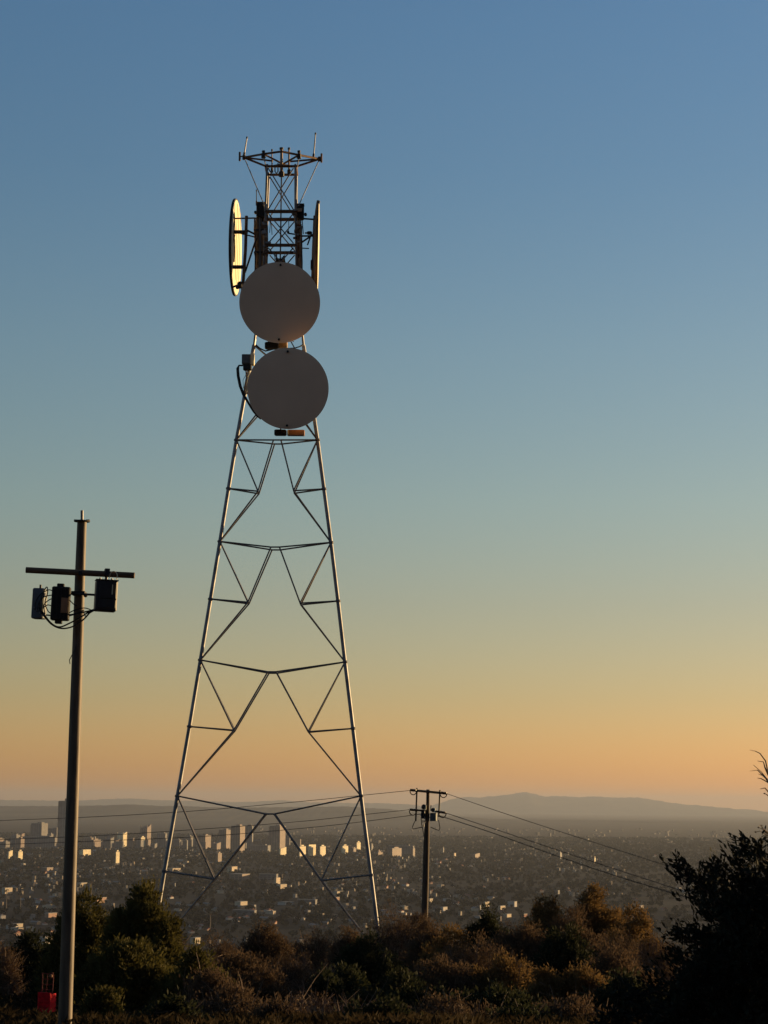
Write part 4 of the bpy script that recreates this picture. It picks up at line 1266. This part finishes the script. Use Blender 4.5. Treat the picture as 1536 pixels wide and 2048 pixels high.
GJ, GB, GG, GS = 'dark juniper bushes by the left pole', 'brown dry shrubs in front of the tower', 'golden leafy shrubs on the hill', 'dark green shrubs on the hill'
for a in [
    ('tallest dark juniper bush right of the left pole, round-topped', 290, 1764, 190, 53, 'juniper', 1, GJ),
    ('dark juniper bush directly behind the left pole', 172, 1785, 170, 55, 'juniper', 2, GJ),
    ('lower juniper bush spreading to the right of the tallest one', 388, 1893, 160, 48, 'juniper', 3, GJ),
    ('dark juniper bush filling the gap below the tallest one', 255, 1885, 230, 49, 'juniper', 2, GJ),
    ('small olive juniper tuft in the grass right of the pole base', 205, 1978, 110, 42, 'juniper', 3, GJ),
    ('dark bush behind the red rack at the left edge', 62, 1866, 130, 60, 'sage', 1, GS),
    ('bare-stemmed brown bush cut by the left edge', 8, 1885, 90, 57, 'twiggy', 4, GB),
    ('dark bush between the red rack and the left pole', 108, 1890, 90, 56, 'sage', 2, GS),
    ('brown shrub at the upper left of the scrub, right of the junipers', 440, 1868, 160, 70, 'twiggy', 1, GB),
    ('brown shrub with an olive top near the middle of the scrub', 530, 1846, 150, 73, 'brown', 2, GB),
    ('reddish twiggy shrub in front of the gap between the tower legs', 625, 1852, 150, 75, 'twiggy', 3, GB),
    ('broad dark brown shrub lower left of the scrub', 480, 1908, 210, 53, 'brown', 1, GB),
    ('broad twiggy brown shrub below the middle of the tower', 590, 1898, 200, 55, 'twiggy', 2, GB),
    ('tall twiggy orange-brown shrub wrapping the right tower foot', 785, 1806, 130, 71.5, 'twiggy', 1, GB),
    ('brown shrub just left of the dark power pole base', 835, 1826, 150, 77, 'brown', 3, GB),
    ('rounded brown shrub where the tower brace ends', 700, 1858, 120, 68, 'brown', 1, GB),
    ('dark green shrub at the foot of the right tower leg', 742, 1866, 150, 61, 'sage', 3, GS),
    ('black-looking shrub in the middle foreground, upright', 690, 1928, 110, 50, 'sage', 1, GS),
    ('upright dark shrub beside the black-looking one', 645, 1946, 90, 48, 'sage', 2, GS),
    ('broad dark shrub low in the centre foreground', 800, 1950, 240, 46, 'sage', 3, GS),
    ('rounded golden shrub below the dark power pole', 905, 1852, 160, 59, 'gold', 1, GG),
    ('golden-brown shrub right below the power pole base', 860, 1842, 120, 66, 'brown', 2, GB),
    ('golden shrub in the lower middle with a ragged crown', 1010, 1915, 160, 50, 'gold', 2, GG),
    ('small golden shrub right of the ragged golden one', 1092, 1938, 100, 48, 'gold', 3, GG),
    ('tallest golden shrub with a feathery orange top at right', 1190, 1772, 150, 67, 'gold', 1, GG),
    ('orange lit shrub with bare pale stems, left of the dark tree', 1268, 1812, 130, 61, 'gold', 2, GG),
    ('dark-fronted golden shrub left of the tallest golden one', 1095, 1797, 150, 66, 'gold', 3, GG),
    ('small olive shrub between the power pole and the golden shrubs', 975, 1814, 110, 73, 'sage', 1, GS),
    ('twiggy grey-brown shrub behind the golden ones in the middle', 1020, 1840, 170, 64, 'twiggy', 3, GB),
    ('dark shrub in front of the tallest golden shrub', 1130, 1850, 170, 57, 'sage', 2, GS),
    ('twiggy brown shrub with pale branches beside the dark tree', 1310, 1868, 130, 56, 'twiggy', 2, GB),
    ('brown shrub below the orange lit shrub', 1225, 1895, 190, 53, 'brown', 3, GB),
    ('olive brown shrub low between the golden shrubs', 1180, 1932, 180, 48, 'gold', 1, GG),
    ('wide dark shrub low in front of the ragged golden one', 1000, 1975, 250, 44, 'sage', 1, GS),
    ('wide dark shrub low at lower right, left of the dark tree', 1255, 1950, 200, 44, 'sage', 3, GS),
    ('brown shrub hugging the bottom edge left of centre', 470, 1978, 220, 43, 'brown', 2, GB),
    ('twiggy brown shrub hugging the bottom edge at centre', 640, 1985, 220, 42, 'twiggy', 1, GB),
    ('reddish brown shrub in the middle right foreground', 880, 1915, 180, 50, 'brown', 1, GB),
    ('wide brown shrub hugging the bottom edge right of centre', 900, 1990, 240, 41, 'brown', 3, GB),
    ('dark shrub under the dark tree at the bottom right', 1400, 1960, 280, 40, 'sage', 2, GS),
    ('brown shrub filling the dip between the power pole and the golden shrubs', 1055, 1848, 200, 60, 'brown', 1, GB),
    ('twiggy shrub in front of the orange lit shrub', 1235, 1856, 210, 58, 'twiggy', 2, GB),
    ('wide twiggy shrub below the power pole, right side', 955, 1868, 200, 57, 'twiggy', 3, GB),
    ('olive brown shrub filling between the two tallest golden shrubs', 1145, 1815, 170, 65, 'brown', 4, GB),
    ('low twiggy shrub where the left tower foot goes down', 350, 1868, 120, 66, 'twiggy', 5, GB),
    ('dark brown shrub between the junipers and the broad brown shrub', 420, 1935, 150, 46, 'brown', 6, GB),
    ('low dark shrub at the bottom edge right of the juniper bushes', 350, 2000, 190, 39, 'sage', 5, GS),
    ('low dark shrub at the bottom edge below the black-looking shrub', 760, 2006, 200, 39, 'sage', 8, GS),
    ('low dark shrub at the bottom edge below the ragged golden shrub', 1040, 2012, 190, 39, 'sage', 6, GS),
    ('low brown tuft at the bottom edge between the brown shrubs', 555, 2008, 170, 39, 'brown', 7, GB),
    ('brown shrub at the bottom edge below the golden shrubs', 1150, 2000, 220, 41, 'brown', 1, GB),
]:
    shrub(*a)

# dark tree at the right edge
rs2 = np.random.RandomState(5)
DY = 28.0


def DP(px, py, dy=0.0):
    return P(px, py, DY + dy)


dt = thing('dark_tree', 'near-black leafy tree in shade leaning in from the right edge', 'tree', (DP(1640, 2100).x, DY, hill_z(DY) - 0.1))
o = MB(); gb = DP(1640, 2100); o.tube([(gb.x, DY, hill_z(DY) - 0.3), DP(1625, 2040), DP(1618, 1950), DP(1610, 1840), DP(1600, 1740)], [0.16, 0.14, 0.11, 0.07, 0.03], 10); o.build('trunk', M['bark'], dt, True)
BR = [[(1612, 1910), (1500, 1830), (1420, 1768), (1380, 1738), (1347, 1714)], [(1606, 1850), (1530, 1765), (1490, 1722), (1466, 1698)], [(1604, 1800), (1560, 1720), (1520, 1695), (1487, 1675)], [(1612, 1930), (1480, 1850), (1430, 1815), (1408, 1790)], [(1614, 1950), (1450, 1890), (1385, 1862), (1350, 1848)], [(1616, 2000), (1450, 1950), (1370, 1905), (1340, 1890)], [(1620, 2040), (1400, 1985), (1310, 1962), (1240, 1975)], [(1622, 2060), (1400, 2020), (1290, 2008), (1205, 2025)], [(1606, 1860), (1500, 1790), (1450, 1750), (1428, 1722)], [(1610, 1900), (1470, 1810), (1440, 1765), (1405, 1752)], [(1604, 1790), (1570, 1760), (1530, 1745), (1500, 1740)], [(1612, 1960), (1500, 1900), (1440, 1865), (1400, 1850)]]
cents, dirs = [], []
for bi, br in enumerate(BR):
    br = [(x, y + 20 * min(1, i)) for i, (x, y) in enumerate(br)]
    dy0 = rs2.uniform(-0.7, 0.5)
    pts = [DP(x, y, dy0 * min(1, i)) for i, (x, y) in enumerate(br)]
    o = MB(); o.tube(pts, [0.045, 0.03, 0.018] + [0.008] * (len(pts) - 3), 6); o.build('branch', M['bark'], dt, True)
    for s in range(1, len(pts)):
        A, B_ = np.array(pts[s - 1]), np.array(pts[s])
        ln = np.linalg.norm(B_ - A)
        last = s == len(pts) - 1
        for q in range(int(ln / 0.010)):
            c_ = A + (B_ - A) * rs2.rand()
            w = 0.05 if last else 0.13
            off = rs2.normal(size=3) * w * np.array([1, 1.3, 1.0])
            dd = (B_ - A) / ln * 0.7 + np.array([0, 0, 0.5]) + rs2.normal(size=3) * 0.5
            for z in range(8):
                cents.append(c_ + off + dd * 0.02 * z + rs2.normal(size=3) * 0.02); dirs.append(dd)
POLY = [(1422, 1815), (1450, 1800), (1500, 1785), (1560, 1765), (1640, 1755), (1640, 2080), (1260, 2080), (1330, 2005), (1375, 1930), (1425, 1890), (1445, 1850), (1432, 1815)]


def inside(x, y):
    r_ = False
    for i in range(len(POLY)):
        (xa, ya), (xb, yb) = POLY[i], POLY[i - 1]
        if (ya > y) != (yb > y) and x < (xb - xa) * (y - ya) / (yb - ya) + xa:
            r_ = not r_
    return r_


k = 0
while k < 2700:
    x, y = rs2.uniform(1180, 1640), rs2.uniform(1735, 2080)
    if not inside(x, y):
        continue
    k += 1
    c_ = np.array(DP(x, y, rs2.uniform(-0.9, 0.9)))
    dd = rs2.normal(size=3) * 0.7 + np.array([-0.3, 0, 0.6])
    for z in range(13):
        cents.append(c_ + rs2.normal(size=3) * 0.045); dirs.append(dd)
cents, dirs = np.array(cents), np.array(dirs)
V = quads(cents, rs2.uniform(0.06, 0.125, len(cents)), rs2.uniform(0.022, 0.045, len(cents)), rs2, 0.0, dirs)
V -= np.array(dt.location)
leaf_obj('crown', V, 'pine', dt)

# bare tree whose twigs reach in at the right edge
bt = thing('bare_tree', 'leafless twigs of a bare tree reaching in at the right edge above the dark tree', 'tree', (DP(1700, 2100, 3).x, DY + 3, hill_z(DY + 3) - 0.1))
BY = 3.0
o = MB(); q0 = DP(1700, 2100, BY); o.tube([(q0.x, DY + BY, hill_z(DY + BY) - 0.2), DP(1690, 1950, BY), DP(1660, 1780, BY), DP(1630, 1680, BY), DP(1590, 1600, BY)], [0.11, 0.09, 0.06, 0.035, 0.015], 8); o.build('trunk', M['bark'], bt, True)
TW = [[(1620, 1700), (1560, 1610), (1537, 1550), (1531, 1522), (1520, 1507), (1510, 1502), (1500, 1500)],
      [(1600, 1660), (1550, 1590), (1532, 1556), (1523, 1544), (1507, 1530)], [(1550, 1585), (1532, 1557), (1515, 1540), (1500, 1542)],
      [(1560, 1610), (1540, 1567), (1522, 1557), (1515, 1556)], [(1545, 1580), (1536, 1560), (1528, 1552), (1517, 1548)], [(1560, 1620), (1542, 1590), (1530, 1576), (1520, 1578)],
      [(1570, 1640), (1545, 1600), (1535, 1590), (1529, 1587)], [(1537, 1550), (1530, 1535), (1527, 1524), (1515, 1522)], [(1620, 1720), (1560, 1680), (1536, 1672), (1520, 1662), (1511, 1664)],
      [(1560, 1680), (1540, 1668), (1526, 1658), (1517, 1655)], [(1560, 1685), (1536, 1680), (1522, 1684), (1515, 1688)], [(1548, 1674), (1530, 1664), (1522, 1650), (1517, 1653)]]
for tw in TW:
    pts = [DP(x, y, BY + 0.15 * math.sin(x)) for x, y in tw]
    n_ = len(pts)
    o = MB(); o.tube(pts, [0.016 - 0.012 * i / (n_ - 1) for i in range(n_)], 5); o.build('branch', M['twig'], bt, True)
for tw in (TW[6], TW[8], TW[9]):
    o = MB(); p = DP(*tw[-1], BY); o.rbox(p, (0.03, 0.02, 0.02), 0.006); o.build('bud', M['bark'], bt)

# grass: nobody could count it
n = 70000
gy = rs2.uniform(33, 82, n)
gx = rs2.uniform(-0.21, 0.21, n) * gy
hz = np.array([hill_z(y) for y in gy])
zz = hz + 0.22 * (np.sin(gx * 1.7 / 7 + 7) * np.cos(gy * 1.3 / 7 - 7) * 0.6 + np.sin((gx + gy) * 2.9 / 7) * 0.4)
hh = rs2.uniform(0.06, 0.26, n) * (0.6 + 0.6 * (np.sin(gx * 1.9) * np.cos(gy * 1.1) > 0))
dx = rs2.normal(size=n) * 0.10; dy = rs2.normal(size=n) * 0.10
a = rs2.uniform(0, 6.28, n); w = rs2.uniform(0.003, 0.008, n)
v = np.empty((n, 4, 3))
bx, by = np.cos(a) * w, np.sin(a) * w
v[:, 0] = np.stack([gx - bx, gy - by, zz - 0.05], 1); v[:, 1] = np.stack([gx + bx, gy + by, zz - 0.05], 1)
v[:, 2] = np.stack([gx + bx * 0.6 + dx * 0.6, gy + by * 0.6 + dy * 0.6, zz + hh * 0.7], 1); v[:, 3] = np.stack([gx + dx * 1.3, gy + dy * 1.3, zz + hh], 1)
tag(np_mesh('grass', v.reshape(-1, 3), np.arange(4 * n).reshape(-1, 4), M['grass']), 'dry grass on the hilltop', None, None, 'stuff')

# red rack standing in the grass left of the pole
RY = 44.0


def RP(px, py, dy=0.0):
    return P(px, py, RY + dy)


rt = thing('red_rack', 'red rack with slatted bin below and thin tubular frame above, left of the pole', 'rack', RP(95, 2026))
c = RP(94.5, 2005); w, h = 27 * RY / F, 37 * RY / F
rot = Matrix.Rotation(R(-22), 3, 'Z')
o = MB()
for k in range(4):
    o.box(c + rot @ Vector((0, -w * 0.42, -h * 0.5 + h * (k + 0.5) / 4)), (w * 0.9, 0.02, h * 0.2), rot=rot)
    o.box(c + rot @ Vector((-w * 0.45, 0, -h * 0.5 + h * (k + 0.5) / 4)), (0.02, w * 0.8, h * 0.2), rot=rot)
    o.box(c + rot @ Vector((w * 0.45, 0, -h * 0.5 + h * (k + 0.5) / 4)), (0.02, w * 0.8, h * 0.2), rot=rot)
o.box(c + rot @ Vector((0, 0.02, 0)), (w * 0.82, w * 0.72, h * 0.9), rot=rot)
o.build('bin', M['red'], rt)
o = MB()
for sx in (-1, 1):
    o.box(c + rot @ Vector((sx * w * 0.46, -w * 0.43, 0)), (0.03, 0.03, h * 1.02), rot=rot)
o.box(c + rot @ Vector((0, -w * 0.44, h * 0.5)), (w, 0.035, 0.035), rot=rot)
o.build('bin_frame', M['red'], rt)
for xa, xb in ((84.5, 83.5), (106, 104.5)):
    o = MB(); o.tube([RP(xb + 1, 2024), RP(xb, 1988), RP(xa + 0.5, 1955), RP(xa, 1946)], 0.013, 6); o.build('upright', M['redtube'], rt, True)
for ya in (1946, 1957, 1968, 1978):
    o = MB(); o.tube([RP(84.5, ya), RP(95, ya + 2, 0.04), RP(106, ya)], 0.009, 6); o.build('crossbar', M['redtube'], rt, True)
o = MB(); o.tube([RP(95, 1948), RP(94, 1966), RP(92, 1986)], 0.008, 6); o.build('crossbar', M['redtube'], rt, True)
o = MB(); o.rbox(RP(102, 1952, -0.03), (0.07, 0.05, 0.07), 0.015); o.build('reflector', M['brownplate'], rt)

# ---------------------------------------------------------------- haze
hm = bpy.data.materials.new('haze')
hm.use_nodes = True
hn = hm.node_tree
hn.nodes.remove(hn.nodes['Principled BSDF'])
pv = hn.nodes.new('ShaderNodeVolumePrincipled')
pv.inputs['Color'].default_value = HAZE_COL
pv.inputs['Density'].default_value = HAZE_DENS
pv.inputs['Anisotropy'].default_value = 0.3
hn.links.new(pv.outputs[0], hn.nodes['Material Output'].inputs['Volume'])
o = MB()
o.box((0, 22000, 80), (150000, 80000, 470))
tag(o.build('haze', hm), 'thin evening haze over the whole plain', None, None, 'stuff')
